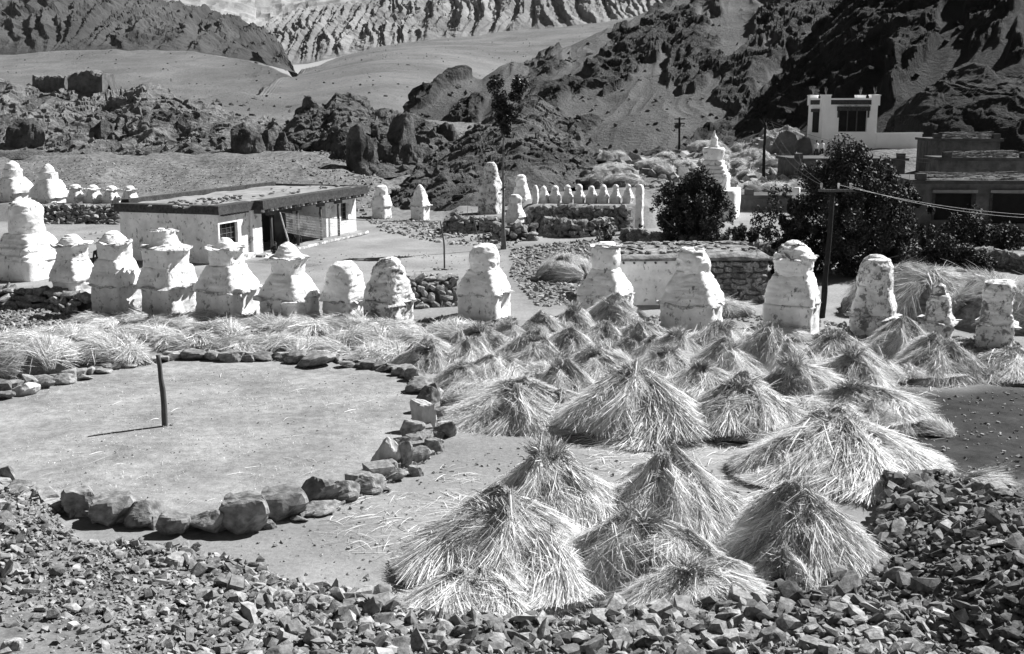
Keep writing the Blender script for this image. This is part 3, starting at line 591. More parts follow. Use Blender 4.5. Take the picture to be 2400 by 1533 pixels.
# ---------------------------------------------------------------- the wooden post in the ring
def pole(name, label, cat, pts, rad, mat='timber', n=9, group=None):
    p0 = Vector(pts[0]); t = empty(name, p0)
    mb = MB(); K = 14; P = np.array([Vector(p) - p0 for p in pts]); u = np.linspace(0, 1, K); tt = np.linspace(0, 1, len(P))
    Q = np.stack([np.interp(u, tt, P[:, i]) for i in range(3)], -1)
    Q[:, 0] += 0.15 * rad[0] * np.array(noise(u * 6, u * 0 + p0.x, 0 * u, 3)); Q[0] = P[0]
    mb.tube(Q, np.interp(u, np.linspace(0, 1, len(rad)), rad) * (1 + 0.12 * noise(u * 9, 0 * u, u * 0 + p0.y, 8)), n)
    mb.build('shaft', M[mat], t, True)
    return tag(t, label, cat, group)
pb = on_ground(387, 1000); pt = at(370, 832, pb[1])
post = pole('tethering_post', 'dark leaning wooden post in the middle of the threshing floor', 'post', [(pb[0], pb[1], pb[2] - .15), ((pb[0] + pt[0]) / 2 + .03, pb[1], pt[2] / 2), pt], [0.07, 0.07, 0.062])
for i in range(5):
    put(rnd.choice(STONES), 'foot_stone', (rnd.uniform(-.15, .15), rnd.uniform(-.14, .14), 0.17), (0, 0, rnd.uniform(0, 6)), (.07, .07, .06), post)

# ---------------------------------------------------------------- whitewashed shrines
def revolve_square(rows, rz_noise, seed, rot, n=64):
    """rows: (z, half size, squareness 0 round .. 1 square) from bottom to top."""
    R = np.array(rows, float); m = max(18, int(len(R) * (8 if n > 40 else 5))); u = np.linspace(0, 1, m)
    seg = np.concatenate([[0], np.cumsum(np.hypot(np.diff(R[:, 0]), np.diff(R[:, 1])) + 1e-4)]); seg /= seg[-1]
    z = np.interp(u, seg, R[:, 0]); r = np.interp(u, seg, R[:, 1]); q = np.interp(u, seg, R[:, 2])
    a = np.linspace(0, 2 * PI, n, endpoint=False)
    ca, sa = np.cos(a)[:, None], np.sin(a)[:, None]
    p = 2 + 16 * q[None] ** 2
    rr = r[None] / (np.abs(ca) ** p + np.abs(sa) ** p) ** (1 / p)
    X, Y, Z = rr * ca, rr * sa, z[None] + 0 * ca
    amp = rz_noise
    k = seed * 3.7
    d = amp * (1.0 * fbm(X * 1.7 + k, Y * 1.7, Z * 1.7, 4, 3) + 0.35 * ridged(X * 4 + k, Y * 4, Z * 7, 3, 5) + 0.9 * np.minimum(0, np.round(2 * fbm(X * 2.6 + k, Y * 2.6, Z * 3, 2, 15)) / 2 + .2))
    saw = ((Z + .05 * noise(X * 2 + k, Y * 2, 0 * Z, 8)) / (.15 + .012 * (seed % 9))) % 1.0
    d = d - 0.026 * saw * q[None] * (0.4 + .6 * sstep(-.3, .3, noise(X * 1.3, Y * 1.3 + k, Z * 1.1, 12)))
    X = X + d * ca; Y = Y + d * sa; Z = Z + 0.6 * amp * fbm(X * 2 + k, Y * 2, Z * 0 + k, 3, 9)
    c, s_ = math.cos(rot), math.sin(rot)
    P = np.stack([X * c - Y * s_, X * s_ + Y * c, Z], -1)
    P[:, -1, :2] *= 0.02                                   # close the top
    return P, grid_faces(n, m, True)
def shrine(cx, base, D, parts, label, group, rot=-25, noise_=0.045, worn=False, slabs=(), rubble=None, lean=0.0, name='shrine', drop=0.25):
    """parts: [(part name, [(py, half width px, squareness), ...bottom to top])]; everything measured on the photograph at distance D."""
    k = ppm(D); p = at(cx, base, D); g = gz1(p[0], p[1]); z0 = min(p[2], g) if abs(p[2] - g) < 0.8 else p[2]
    t = empty(name, (p[0], p[1], z0)); ra = math.radians(rot); seed = int(cx * 13 + base)
    r_ = np.random.default_rng(seed)
    def zz(py): return at(cx, py, D)[2] - z0
    def hw(w, q): return w / k / (1 + 0.33 * q)
    made = {}
    for j, (nm, rows) in enumerate(parts):
        rr = [(zz(py) - (drop if (j == 0 and i == 0) else 0), hw(w, q) * (1.07 if nm == 'base' else 1), q) for i, (py, w, q) in enumerate(rows)]
        rr.append((rr[-1][0] + 0.01, 0.002, rr[-1][2]))
        P, F = revolve_square(rr, noise_, seed + j, ra, 52 if D < 60 else 30)
        if lean: P[..., 0] += lean * np.maximum(P[..., 2], 0)
        mt = M['white_worn'] if worn else M['white']
        made[nm] = obj(nm, mesh_np(nm, P, F, [mt], True), t)
    for (py, w, q, nsl, sl) in slabs:           # flat stones laid round a ledge
        h = hw(w, q)
        for i in range(nsl):
            a = 2 * PI * i / nsl + r_.uniform(-0.1, 0.1); ca, sa = math.cos(a), math.sin(a); pw = 2 + 7 * q * q
            rr_ = h / (abs(ca) ** pw + abs(sa) ** pw) ** (1 / pw) * r_.uniform(0.92, 1.04)
            x, y = rr_ * ca, rr_ * sa; s_ = sl * r_.uniform(0.8, 1.5)
            z_ = zz(py) + r_.uniform(-.03, .03)
            put(SLABS[int(r_.integers(0, 8))], 'slab', (x * math.cos(ra) - y * math.sin(ra) + lean * z_, x * math.sin(ra) + y * math.cos(ra), z_), (r_.normal(0, .16), r_.normal(0, .16), a + ra + PI / 2 + r_.normal(0, .3)), (s_, s_ * r_.uniform(.8, 1.2), s_ * r_.uniform(.6, 1.1)), t)
    if rubble:
        py, w, h, nr, col = rubble; W = w / k; H = h / k
        for i in range(nr):
            a = r_.uniform(0, 2 * PI); q = math.sqrt(r_.uniform(0, 1)); s_ = r_.uniform(0.12, 0.26)
            z_ = zz(py) + H * (1 - q * q) * 0.9
            put(STONES[int(r_.integers(0, 14))], 'stone', (W * q * math.cos(a) + lean * z_, W * q * math.sin(a), z_), (r_.normal(0, .5), r_.normal(0, .5), r_.uniform(0, 6)), (s_, s_, s_), t).data
    return tag(t, label, 'shrine', group)
G1 = 'front row of whitewashed shrines'; G2 = 'small shrines on the back left terrace'; G3 = 'row of little shrines on the terrace wall'; G4 = 'shrines behind the yard'
def depth_of(px, py): return flat(px, py)[1] + 0.9
shrine(72, 655, 54, [('base', [(660, 84, 1), (602, 80, 1)]), ('stepped_body', [(604, 84, .9), (594, 80, .9), (590, 74, .9), (578, 70, .8), (574, 64, .8), (562, 58, .8), (556, 54, .7), (545, 44, .6)]), ('dome', [(550, 38, .1), (525, 39, 0), (500, 40, 0), (482, 36, 0), (472, 24, 0), (468, 8, 0)])], 'big stepped shrine with a round dome at the far left of the front row', G1, noise_=0.05)
shrine(176, 692, 46.5, [('base', [(695, 43, 1), (655, 45, 1)]), ('body', [(656, 55, .9), (648, 53, .8), (632, 46, .7), (618, 38, .6), (606, 32, .5)]), ('drum', [(608, 33, .5), (590, 33, .5), (573, 36, .5)]), ('cap', [(572, 30, .2), (560, 22, .1), (550, 10, 0)])], 'small shrine with a flared drum and slab cap beside the big dome', G1, slabs=[(572, 37, .5, 12, .3)])
shrine(277, 708, 44.5, [('base', [(710, 52, 1), (662, 54, 1)]), ('body', [(664, 61, .9), (648, 59, .8), (632, 50, .8), (616, 44, .6), (605, 37, .4)]), ('drum', [(606, 36, .4), (585, 36, .4), (566, 37, .4)]), ('cap', [(566, 34, .2), (556, 26, .1), (545, 16, 0), (540, 6, 0)])], 'shrine with a smooth domed cap, third from the left in the front row', G1, slabs=[(567, 38, .4, 12, .28), (664, 58, .95, 12, .35)])
shrine(396, 718, 44, [('base', [(720, 56, 1), (666, 58, 1)]), ('body', [(668, 70, .9), (655, 68, .9), (640, 60, .8), (622, 52, .6)]), ('drum', [(624, 48, .5), (600, 48, .5), (580, 51, .5)]), ('cap', [(580, 46, .2), (570, 34, .1), (556, 26, 0), (540, 22, 0)])], 'shrine with wide jagged slab ring and stone knob in the front row', G1, slabs=[(579, 54, .5, 16, .36), (668, 68, .95, 14, .38), (540, 24, .1, 7, .26)])
shrine(536, 732, 43.5, [('base', [(735, 72, 1), (676, 68, 1)]), ('body', [(678, 75, .9), (664, 72, .9), (640, 56, .8), (620, 43, .6)]), ('drum', [(622, 38, .5), (600, 37, .5), (582, 38, .5)]), ('cap', [(582, 32, .2), (570, 22, .1), (558, 8, 0)])], 'shrine with a broad steep body in front of the barred window', G1, slabs=[(580, 40, .5, 12, .3), (678, 74, .95, 15, .36)])
shrine(680, 738, 43, [('base', [(742, 66, 1), (694, 65, 1)]), ('body', [(696, 70, .9), (684, 68, .9), (660, 52, .7), (640, 38, .6)]), ('drum', [(642, 34, .4), (625, 36, .4), (603, 42, .4)]), ('cap', [(602, 34, .2), (588, 26, .1), (576, 18, 0), (568, 6, 0)])], 'shrine with a bowl-shaped drum and earth heap on top', G1, slabs=[(602, 43, .4, 13, .3), (696, 69, .95, 14, .36)])
shrine(808, 738, 43.2, [('base', [(740, 48, 1), (700, 47, 1)]), ('body', [(702, 54, .8), (690, 53, .7), (665, 45, .5), (640, 36, .3), (622, 28, .1), (612, 14, 0)])], 'low rounded cone-shaped shrine without a drum', G1, slabs=[(701, 53, .9, 12, .25)], noise_=0.06)
shrine(912, 745, 42.5, [('base', [(750, 56, 1), (702, 56, 1)]), ('body', [(704, 58, .8), (690, 54, .7), (655, 40, .5), (625, 30, .4), (608, 20, .2), (603, 10, 0)])], 'crumbling shrine with bare stones showing on its broken face', G1, worn=True, noise_=0.09, slabs=[(703, 56, .9, 10, .34)])
shrine(1135, 738, 43.5, [('base', [(742, 62, 1), (684, 62, 1)]), ('body', [(686, 67, .9), (672, 64, .9), (650, 50, .7), (630, 37, .4)]), ('dome', [(634, 33, .2), (610, 34, .1), (590, 32, .05), (577, 24, 0), (570, 8, 0)])], 'shrine with a tall white dome standing alone beside the rubble wall', G1, worn=False, slabs=[(686, 64, .95, 9, .3)], noise_=0.055)
shrine(1418, 732, 44, [('base', [(736, 66, 1), (686, 66, 1)]), ('body', [(688, 70, .9), (676, 68, .9), (652, 52, .8), (628, 34, .6)]), ('drum', [(632, 30, .3), (612, 35, .2), (592, 34, .2), (580, 33, .3)]), ('cap', [(580, 32, .3), (572, 26, .2), (566, 16, 0)])], 'pyramid-shaped shrine with a bulging drum left of the low white house', G1, slabs=[(574, 32, .3, 10, .28), (687, 68, .95, 13, .28)])
shrine(1620, 768, 41, [('base', [(772, 78, 1), (708, 76, 1)]), ('body', [(710, 83, .9), (696, 80, .9), (670, 64, .8), (645, 46, .6), (632, 38, .5)]), ('head', [(640, 36, .3), (615, 38, .2), (598, 34, .3), (586, 22, .3)])], 'large shrine with a flat capstone in front of the low white house', G1, slabs=[(709, 80, .95, 18, .34), (582, 18, .8, 5, .42)], noise_=0.06)
shrine(1853, 774, 40.3, [('base', [(778, 68, 1), (708, 70, 1)]), ('body', [(710, 73, .95), (690, 72, .9), (660, 60, .9), (640, 51, .8)]), ('head', [(644, 46, .6), (620, 49, .6), (602, 50, .6), (592, 44, .4)]), ('crown', [(600, 42, .2), (582, 34, .1), (566, 16, 0), (562, 6, 0)])], 'tallest pale shrine with loose rubble heaped on its head', G1, rubble=(598, 38, 34, 46, 0), slabs=[(603, 52, .6, 9, .28), (709, 72, .95, 8, .26)], noise_=0.05)
shrine(2045, 775, 40.3, [('base', [(780, 58, 1), (736, 58, 1)]), ('body', [(738, 63, .95), (722, 62, .9), (695, 52, .8), (668, 42, .6)]), ('head', [(674, 41, .2), (650, 42, .1), (625, 40, .1), (608, 30, .05), (598, 12, 0)])], 'grey shrine with a round stony head and a hole in its base', G1, slabs=[(737, 62, .95, 13, .34)], worn=True)
shrine(2195, 800, 38.5, [('base', [(806, 40, 1), (750, 40, 1)]), ('body', [(752, 42, .8), (735, 34, .5), (700, 26, .3), (690, 22, .3)]), ('spire', [(695, 20, .2), (684, 18, .1), (675, 16, 0), (668, 6, 0)])], 'thin crumbling shrine, the second from the right of the front row', G1, worn=True, slabs=[(751, 44, .9, 10, .34)], noise_=0.07)
shrine(2330, 808, 38, [('base', [(816, 48, 1), (756, 48, 1)]), ('body', [(758, 48, .8), (735, 38, .6), (705, 34, .5), (690, 36, .4), (675, 40, .3), (662, 34, .2), (655, 16, 0)])], 'top-heavy leaning shrine at the right end of the front row', G1, worn=True, slabs=[(757, 50, .9, 12, .34)], noise_=0.07)
# back left terrace
shrine(35, 470, 80, [('base', [(472, 38, 1), (448, 36, 1)]), ('body', [(450, 43, .8), (440, 42, .7), (428, 34, .6), (416, 26, .5)]), ('drum', [(418, 20, .2), (404, 20, .2), (396, 20, .2)]), ('cap', [(396, 17, .1), (384, 12, 0), (377, 4, 0)])], 'tall shrine at the left edge on the back terrace', G4, noise_=0.06)
shrine(118, 482, 79.5, [('base', [(484, 40, 1), (460, 38, 1)]), ('body', [(462, 45, .8), (448, 42, .8), (430, 30, .6), (420, 24, .5)]), ('drum', [(422, 21, .2), (408, 22, .2), (404, 22, .3)]), ('cap', [(404, 18, .1), (392, 12, 0), (384, 4, 0)])], 'tall shrine with a pointed cap, second on the back terrace', G4, noise_=0.06)
for i, (cx, b) in enumerate([(178, 472), (219, 473), (262, 475), (306, 476)]):
    shrine(cx, b, 79, [('base', [(b + 2, 20, .9), (b - 8, 19, .9)]), ('body', [(b - 8, 21, .7), (b - 20, 15, .5), (b - 30, 11, .4)]), ('cap', [(b - 29, 13, .3), (b - 36, 11, .2), (b - 40, 5, 0)])], ['first', 'second', 'third', 'last'][i] + ' from the left of four stubby white shrines on the back terrace', G2, noise_=0.05, slabs=[(b - 31, 14, .3, 7, .3)])
# behind the yard
shrine(895, 512, 83, [('base', [(514, 24, 1), (482, 22, 1)]), ('body', [(484, 27, .9), (474, 24, .8), (458, 18, .5)]), ('head', [(460, 15, .2), (446, 15, .1), (438, 12, 0), (433, 4, 0)])], 'white shrine right beside the end of the flat-roofed house', G4, noise_=0.06)
shrine(985, 517, 82, [('base', [(518, 22, 1), (482, 22, 1)]), ('body', [(484, 26, .95), (474, 22, .9), (470, 20, .9), (458, 15, .5), (445, 11, .2), (437, 7, 0), (433, 3, 0)])], 'pointed white shrine at the foot of the dark rock hill', G4, noise_=0.05, slabs=[(482, 26, .9, 10, .3)])
shrine(1150, 488, 77, [('base', [(492, 30, .9), (448, 30, .9)]), ('body', [(450, 33, .8), (440, 32, .7), (425, 24, .5), (412, 19, .3)]), ('head', [(414, 17, .1), (400, 18, .1), (388, 14, 0), (380, 6, 0)])], 'tallest white shrine behind the thin poplar trunk', G4, noise_=0.07, worn=True)
shrine(1222, 480, 79, [('base', [(484, 22, .9), (464, 22, .9)]), ('body', [(466, 24, .8), (455, 21, .6), (438, 14, .4), (430, 11, .2)]), ('head', [(432, 12, .1), (422, 13, .1), (412, 9, 0), (409, 4, 0)])], 'slim white shrine right of the poplar trunk', G4, noise_=0.06)
shrine(1207, 526, 71, [('base', [(530, 22, 1), (508, 22, 1)]), ('body', [(509, 26, .95), (500, 24, .9), (488, 18, .7), (476, 15, .4)]), ('head', [(478, 14, .1), (464, 15, .1), (456, 8, 0)])], 'white shrine set on a dark stone heap by the poplar', G4, noise_=0.05)
ORD = ['first', 'second', 'third', 'fourth', 'fifth', 'sixth', 'seventh', 'eighth', 'ninth', 'tenth', 'eleventh', 'twelfth', 'thirteenth', 'fourteenth', 'fifteenth', 'sixteenth', 'seventeenth', 'eighteenth', 'nineteenth', 'twentieth', 'twenty-first', 'twenty-second', 'twenty-third', 'twenty-fourth', 'twenty-fifth', 'twenty-sixth', 'twenty-seventh', 'twenty-eighth', 'twenty-ninth', 'thirtieth', 'thirty-first', 'thirty-second', 'thirty-third', 'thirty-fourth', 'thirty-fifth', 'thirty-sixth', 'thirty-seventh', 'thirty-eighth', 'thirty-ninth', 'fortieth'] + ['next'] * 30
for i, cx in enumerate([1274, 1301, 1330, 1357, 1386, 1413, 1442, 1471]):
    b = 476; hh = [40, 41, 43, 44, 40, 42, 43, 45][i]
    shrine(cx, b, 75.5, [('base', [(b + 2, 13.5, 1), (b - 12, 13.5, 1)]), ('body', [(b - 12, 15.5, .9), (b - 16, 14.5, .8), (b - 24, 10.5, .6), (b - 32, 7, .3)]), ('head', [(b - 31, 7, .1), (b - hh + 4, 6.5, .1), (b - hh, 2.5, 0)])], ORD[i] + ' from the left in the row of eight little shrines', G3, noise_=0.05)
shrine(1255, 477, 75, [('pillar', [(480, 7.5, .6), (445, 7.2, .5), (437, 5, .2), (434, 2, 0)])], 'short rounded white pillar at the left end of the little shrines', G3, name='pillar', noise_=0.03)
shrine(1498, 526, 71.5, [('pillar', [(530, 12, 1), (500, 11.5, 1), (445, 11, .9), (436, 9, .5), (432, 3, .2)])], 'tall plain grey pillar at the right end of the little shrines', G3, name='pillar', noise_=0.04)
shrine(1668, 512, 78, [('plinth', [(520, 80, 1), (442, 80, 1)]), ('base', [(444, 46, 1), (412, 46, 1)]), ('stepped_body', [(414, 49, 1), (406, 48, 1), (405, 43, 1), (397, 42, 1), (396, 37, 1), (388, 36, 1), (387, 31, .9), (376, 29, .8)]), ('dome', [(378, 20, .1), (362, 24, 0), (350, 26, 0), (346, 24, 0)]), ('collar', [(348, 15, .9), (341, 14, .9)]), ('spire', [(342, 9, 0), (330, 7, 0), (324, 8, 0), (318, 4, 0), (306, 1.5, 0)])], 'largest shrine with stepped tiers and a pointed spire behind the bush', G4, noise_=0.03, rot=-18)

# ---------------------------------------------------------------- dry-stone walls
def stone_wall(pxs, h, th, ss, label, seed, levels=None, name='stone_wall', zoff=0.0, top_pale=False, nmax=290, core=True, z0=None, batter=0.0):
    """pxs: world (x, y) points of the wall's centre line."""
    G = gz1 if z0 is None else (lambda x, y: z0)
    P = np.array(pxs, float); r_ = np.random.default_rng(seed)
    seg = np.linalg.norm(np.diff(P, axis=0), axis=1); L = seg.sum(); cs = np.concatenate([[0], np.cumsum(seg)])
    o0 = Vector((P[0, 0], P[0, 1], G(*P[0]) + zoff)); t = empty(name, o0)
    def pt(d): return np.interp(d, cs, P[:, 0]), np.interp(d, cs, P[:, 1])
    if core:
        mb = MB(); m = max(3, int(L / 0.5)); V = []
        for i in range(m):
            d = L * i / (m - 1); x, y = pt(d); x2, y2 = pt(min(d + .1, L)); x1, y1 = pt(max(d - .1, 0)); nx_, ny_ = -(y2 - y1), x2 - x1; q = math.hypot(nx_, ny_) + 1e-9; nx_ /= q; ny_ /= q
            z = G(x, y) + zoff
            for s_ in (-1, 1): V += [(x + nx_ * s_ * th * .32, y + ny_ * s_ * th * .32, z - .3), (x + nx_ * s_ * th * .28, y + ny_ * s_ * th * .28, z + h * 0.9)]
        V = np.array(V) - np.array(o0)[None]; F = []
        for i in range(m - 1):
            a = 4 * i; b = a + 4; F += [(a, b, b + 1, a + 1), (a + 1, b + 1, b + 3, a + 3), (a + 3, b + 3, b + 2, a + 2)]
        F += [(0, 1, 3, 2), (4 * m - 4, 4 * m - 2, 4 * m - 1, 4 * m - 3)]
        mb.add(V, F); mb.build('core', M['mudwall'], t)
    cnt = 0; rows = max(1, int(round(h / (ss * 0.62)))); per = max(1, int(L / ss)); skip = min(1.0, nmax / (rows * per * 1.35 + 1))
    if skip < 1: ss = ss / math.sqrt(skip); rows = max(1, int(round(h / (ss * 0.62)))); per = max(1, int(L / ss))
    for rI in range(rows):
        for c in range(per):
            for side in ((-1, 1) if rI == rows - 1 else (-1,)):
                if cnt >= nmax: break
                d = L * (c + r_.uniform(0.1, 0.9)) / per; x, y = pt(d); x2, y2 = pt(min(d + .1, L)); x1, y1 = pt(max(d - .1, 0))
                tx, ty_ = x2 - x1, y2 - y1; q = math.hypot(tx, ty_) + 1e-9; tx /= q; ty_ /= q
                # the side that faces the viewer
                nx_, ny_ = -ty_, tx
                if nx_ * x + ny_ * y > 0: nx_, ny_ = -nx_, -ny_
                off = th * 0.30 * (1 if side < 0 else -0.6) + batter * (1 - (rI + .5) / rows); z = G(x, y) + zoff + h * (rI + 0.5) / rows + r_.uniform(-.04, .04)
                s_ = ss * r_.uniform(0.8, 1.35)
                put(STONES_W[int(r_.integers(0, 10))], 'stone', Vector((x + nx_ * off, y + ny_ * off, z)) - o0, (r_.normal(0, .35), r_.normal(0, .35), math.atan2(ty_, tx) + r_.normal(0, .5)), (s_ * r_.uniform(.85, 1.4), s_ * 0.9, s_ * r_.uniform(.75, 1.1)), t); cnt += 1
    return tag(t, label, 'stone wall', 'dry-stone walls')
def W2(*pp): return [flat(*p)[:2] for p in pp]
def WD(*pp): return [at(p[0], 400, p[1])[:2] for p in pp]
stone_wall(WD((60, 77.0), (150, 77.0), (285, 76.8)), 1.5, 0.7, 0.34, 'rubble retaining wall below the four stubby shrines', 501, z0=0.0, batter=1.1)
stone_wall(WD((1240, 73.3), (1330, 73.2), (1480, 72.9)), 1.75, 0.6, 0.36, 'stone terrace wall carrying the row of little shrines', 502, z0=0.0, batter=.3)
stone_wall(W2((1262, 530), (1290, 552), (1340, 558), (1400, 556), (1450, 545), (1485, 530)), 1.1, 0.6, 0.3, 'curved stone wall bulging out below the little shrines', 503, z0=0.0, batter=.3)
stone_wall(WD((1040, 73.6), (1110, 73.4), (1240, 73.3)), 1.0, 0.6, 0.32, 'low stone wall left of the poplar trunk', 504, z0=0.0, batter=.5)
stone_wall(W2((1465, 572), (1560, 585), (1640, 592)), 0.9, 0.7, 0.32, 'dark stone wall in front of the big bush', 505)
stone_wall(W2((1700, 600), (1800, 612), (1900, 625)), 0.95, 0.7, 0.34, 'dark stone wall between the bush and the big tree', 506)
stone_wall(W2((2060, 620), (2180, 612), (2300, 618), (2420, 640)), 0.8, 0.6, 0.32, 'dark stone wall with pale topping stones behind the right-hand straw', 507)
stone_wall(W2((955, 715), (1000, 712), (1068, 708)), 1.2, 0.7, 0.3, 'tumbled stone wall between the crumbling shrine and the domed one', 508, batter=.8)
stone_wall(W2((-60, 712), (60, 712), (130, 716), (220, 728)), 0.7, 0.9, 0.36, 'shadowed stone footing below the left-hand shrines', 509, batter=.6)
stone_wall(W2((1168, 560), (1205, 562), (1242, 560)), 0.95, 1.6, 0.42, 'dark stone heap under the shrine by the poplar', 510, batter=.6, name='stone_heap')

# ---------------------------------------------------------------- the flat-roofed house on the yard
P1 = Vector((*flat(852, 546), 0)); Pc = Vector((*flat(703, 581), 0)); e1 = (Pc - P1).normalized()
def along_px(px):                        # distance along the front line at which it is seen at px
    f = lambda t: 1200 + FPX * ((P1 + e1 * t).x / ((P1 + e1 * t).y * math.cos(PITCH) + (CAM_H) * math.sin(PITCH))) - px
    lo, hi = -2.0, 40.0
    for _ in range(60):
        mid = (lo + hi) / 2
        if f(mid) > 0: lo = mid
        else: hi = mid
    return lo
house = empty('flat_roofed_house', P1, math.atan2(e1.y, e1.x))
HH = 3.02; SB = 0.5                     # roof height; set-back of the wall behind the row of columns
L605, L640, L770 = along_px(612), along_px(640), along_px(772)
# left block front corner is seen at px 500 with the wall set back
L500 = along_px(535) ; DEP = 6.0
def wall_with_holes(name, x0, x1, z0, z1, y0, y1, holes, mat, parent):
    """a wall in the local x-z plane with rectangular openings, from y0 to y1."""
    mb = MB(); xs = sorted({x0, x1, *[h[0] for h in holes], *[h[1] for h in holes]})
    for a, b in zip(xs[:-1], xs[1:]):
        hs = sorted([h for h in holes if h[0] < (a + b) / 2 < h[1]], key=lambda h: h[2]); z = z0
        for h in hs:
            if h[2] > z + 1e-4: mb.box(a, b, y0, y1, z, h[2])
            z = h[3]
        if z < z1 - 1e-4: mb.box(a, b, y0, y1, z, z1)
    return mb.build(name, mat, parent)
def window(parent, x0, x1, z0, z1, y, nx_=4, nz_=4, recess=0.12):
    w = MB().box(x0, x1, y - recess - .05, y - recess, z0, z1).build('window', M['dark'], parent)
    mb = MB()
    for i in range(nx_ + 1):
        xx = x0 + (x1 - x0) * i / nx_; ww = 0.03 if i in (0, nx_) else 0.018
        mb.box(xx - ww / 2, xx + ww / 2, y - recess + .003, y - recess + 0.04, z0, z1)
    for i in range(nz_ + 1):
        zz_ = z0 + (z1 - z0) * i / nz_; ww = 0.03 if i in (0, nz_) else 0.018
        mb.box(x0, x1, y - recess + .005, y - recess + 0.035, zz_ - ww / 2, zz_ + ww / 2)
    mb.build('window_bars', M['wire'], w); return w
wy = -SB
wx0, wx1 = along_px(628) , along_px(588)
# local y is outward; wall fronts lie at y = -SB
wall_with_holes('front_wall', L605 + 0.25, L500, -0.2, HH - .46, wy - .45, wy, [(L605 + 1.4, L605 + 3.1, 0.95, 2.05)], M['white'], house)
window(house, L605 + 1.4, L605 + 3.1, 0.95, 2.05, wy, 4, 4, 0.2)
MB().box(L500 - .45, L500, wy - DEP, wy - .451, -0.2, HH - .46).build('side_wall', M['white'], house)
MB().box(-0.0, .45, wy - DEP, wy - .451, -0.2, HH - .46).build('end_wall', M['white'], house)
MB().box(.45, L500 - .45, wy - DEP, wy - DEP + .45, -0.2, HH - .46).build('back_wall', M['mudwall'], house)
rw = wall_with_holes('right_wall', 0.0, L770 - .6, -0.2, HH - .46, wy - .45, wy, [(1.1, 2.1, 0.9, 2.05)], M['white'], house)
window(house, 1.1, 2.1, 0.9, 2.05, wy, 2, 4, 0.2)
PB = wy - 2.3                            # the back of the porch
wall_with_holes('porch_back_wall', L770 - .6, L605 + .25, -0.2, HH - .46, PB - .3, PB, [(L770 + 1.6, L770 + 3.3, 0.1, 2.1), (L605 - 2.6, L605 - 1.1, 0.9, 2.0)], M['mudwall'], house)
MB().box(L770 - 1.05, L770 - .6, PB, wy - .451, -0.2, HH - .46).build('porch_side_wall', M['white'], house)
MB().box(L605 + .25, L605 + .7, PB, wy - .451, -0.2, HH - .46).build('porch_side_wall', M['white'], house)
d_ = MB().box(L770 + 1.6, L770 + 3.3, PB - .25, PB - .2, 0.1, 2.1).build('door', M['dark'], house)
MB().box(L770 + 1.6, L770 + 1.7, PB - .19, PB - .1, 0.1, 2.1).box(L770 + 3.2, L770 + 3.3, PB - .19, PB - .1, .1, 2.1).box(L770 + 1.7, L770 + 3.2, PB - .19, PB - .1, 2.0, 2.1).build('door_frame', M['timber'], d_)
window(house, L605 - 2.6, L605 - 1.1, 0.9, 2.0, PB, 3, 3, 0.15)
# pier between the window block and the porch
MB().box(L605 - .75, L605 + .22, wy - .45, wy + 0.18, -0.2, HH - .46, .02).build('pier', M['white'], house)
# roof: earth on a dark brushwood band; the porch roof stands forward over the columns
mb = MB(); mb.box(L605 + .1, L500 + .28, wy - .34, wy + .26, HH - .455, HH + .0, .02); mb.build('brushwood_band', M['brush'], house)
mb = MB(); mb.box(L500 - .34, L500 + .3, wy - DEP - .1, wy - .341, HH - .456, HH + .0, .02); mb.build('brushwood_band', M['brush'], house)
mb = MB(); mb.box(-.25, L605 + .098, -.42, .30, HH - .452, HH + .02, .02); mb.build('brushwood_band', M['brush'], house)
mb = MB(); mb.box(-.26, .3, wy - DEP - .1, -.421, HH - .452, HH + .02, .02); mb.build('brushwood_band', M['brush'], house)
mb = MB(); mb.box(.301, L500 - .341, wy - DEP - .1, wy - DEP + .4, HH - .452, HH + .16, .02); mb.build('brushwood_band', M['brush'], house)
mb = MB(); nxr, nyr = 40, 16
gx, gy = np.meshgrid(np.linspace(.2, L500 - .2, nxr), np.linspace(wy - DEP + .3, wy - .2, nyr), indexing='ij')
mb.add(np.stack([gx, gy, HH - .05 + .06 * fbm(gx * .7, gy * .7, 0 * gx, 3, 5)], -1).reshape(-1, 3), grid_faces(nxr, nyr))
gx, gy = np.meshgrid(np.linspace(-.1, L605, nxr), np.linspace(wy - .3, .15, 8), indexing='ij')
mb.add(np.stack([gx, gy, HH - .02 + .04 * fbm(gx * .7, gy * .7, 0 * gx, 3, 5)], -1).reshape(-1, 3), grid_faces(nxr, 8))
roof = mb.build('roof', M['roofdirt'], house, True)
for i in range(70):
    a = rnd.random(); put(rnd.choice(STONES), 'stone', (rnd.uniform(L605 - 3, L605 + 5) if a < .7 else rnd.uniform(1, L500 - 1), rnd.uniform(wy - 3.6, wy - .6), HH + .03), (0, 0, rnd.uniform(0, 6)), (rnd.uniform(.12, .3),) * 3, roof)
# beam, rafter ends and columns of the porch
bm_ = MB().box(.0, L605 + .05, -.3, .08, HH - .68, HH - .453).build('beam', M['timber'], house)
for i in range(26):
    xx = .3 + (L605 - .4) * i / 25
    MB().box(xx - .05, xx + .05, .081, .24, HH - .60, HH - .456).build('rafter_end', M['slab'] if i % 3 else M['timber'], bm_)
for i in range(9):
    xx = L605 + .6 + (L500 - L605 - .9) * i / 8
    MB().box(xx - .05, xx + .05, wy, wy + .2, HH - .56, HH - .457).build('rafter_end', M['timber'], bm_)
for xx in (along_px(798), along_px(757), along_px(703), along_px(642)):
    c_ = MB().tube([(xx, -.1, -.1), (xx, -.1, 1.2), (xx, -.1, HH - .9)], [.085, .08, .075], 10).build('column', M['timber'], house, True)
    MB().box(xx - .38, xx + .38, -.2, 0.0, HH - .86, HH - .683, .01).build('bracket', M['timber'], c_)
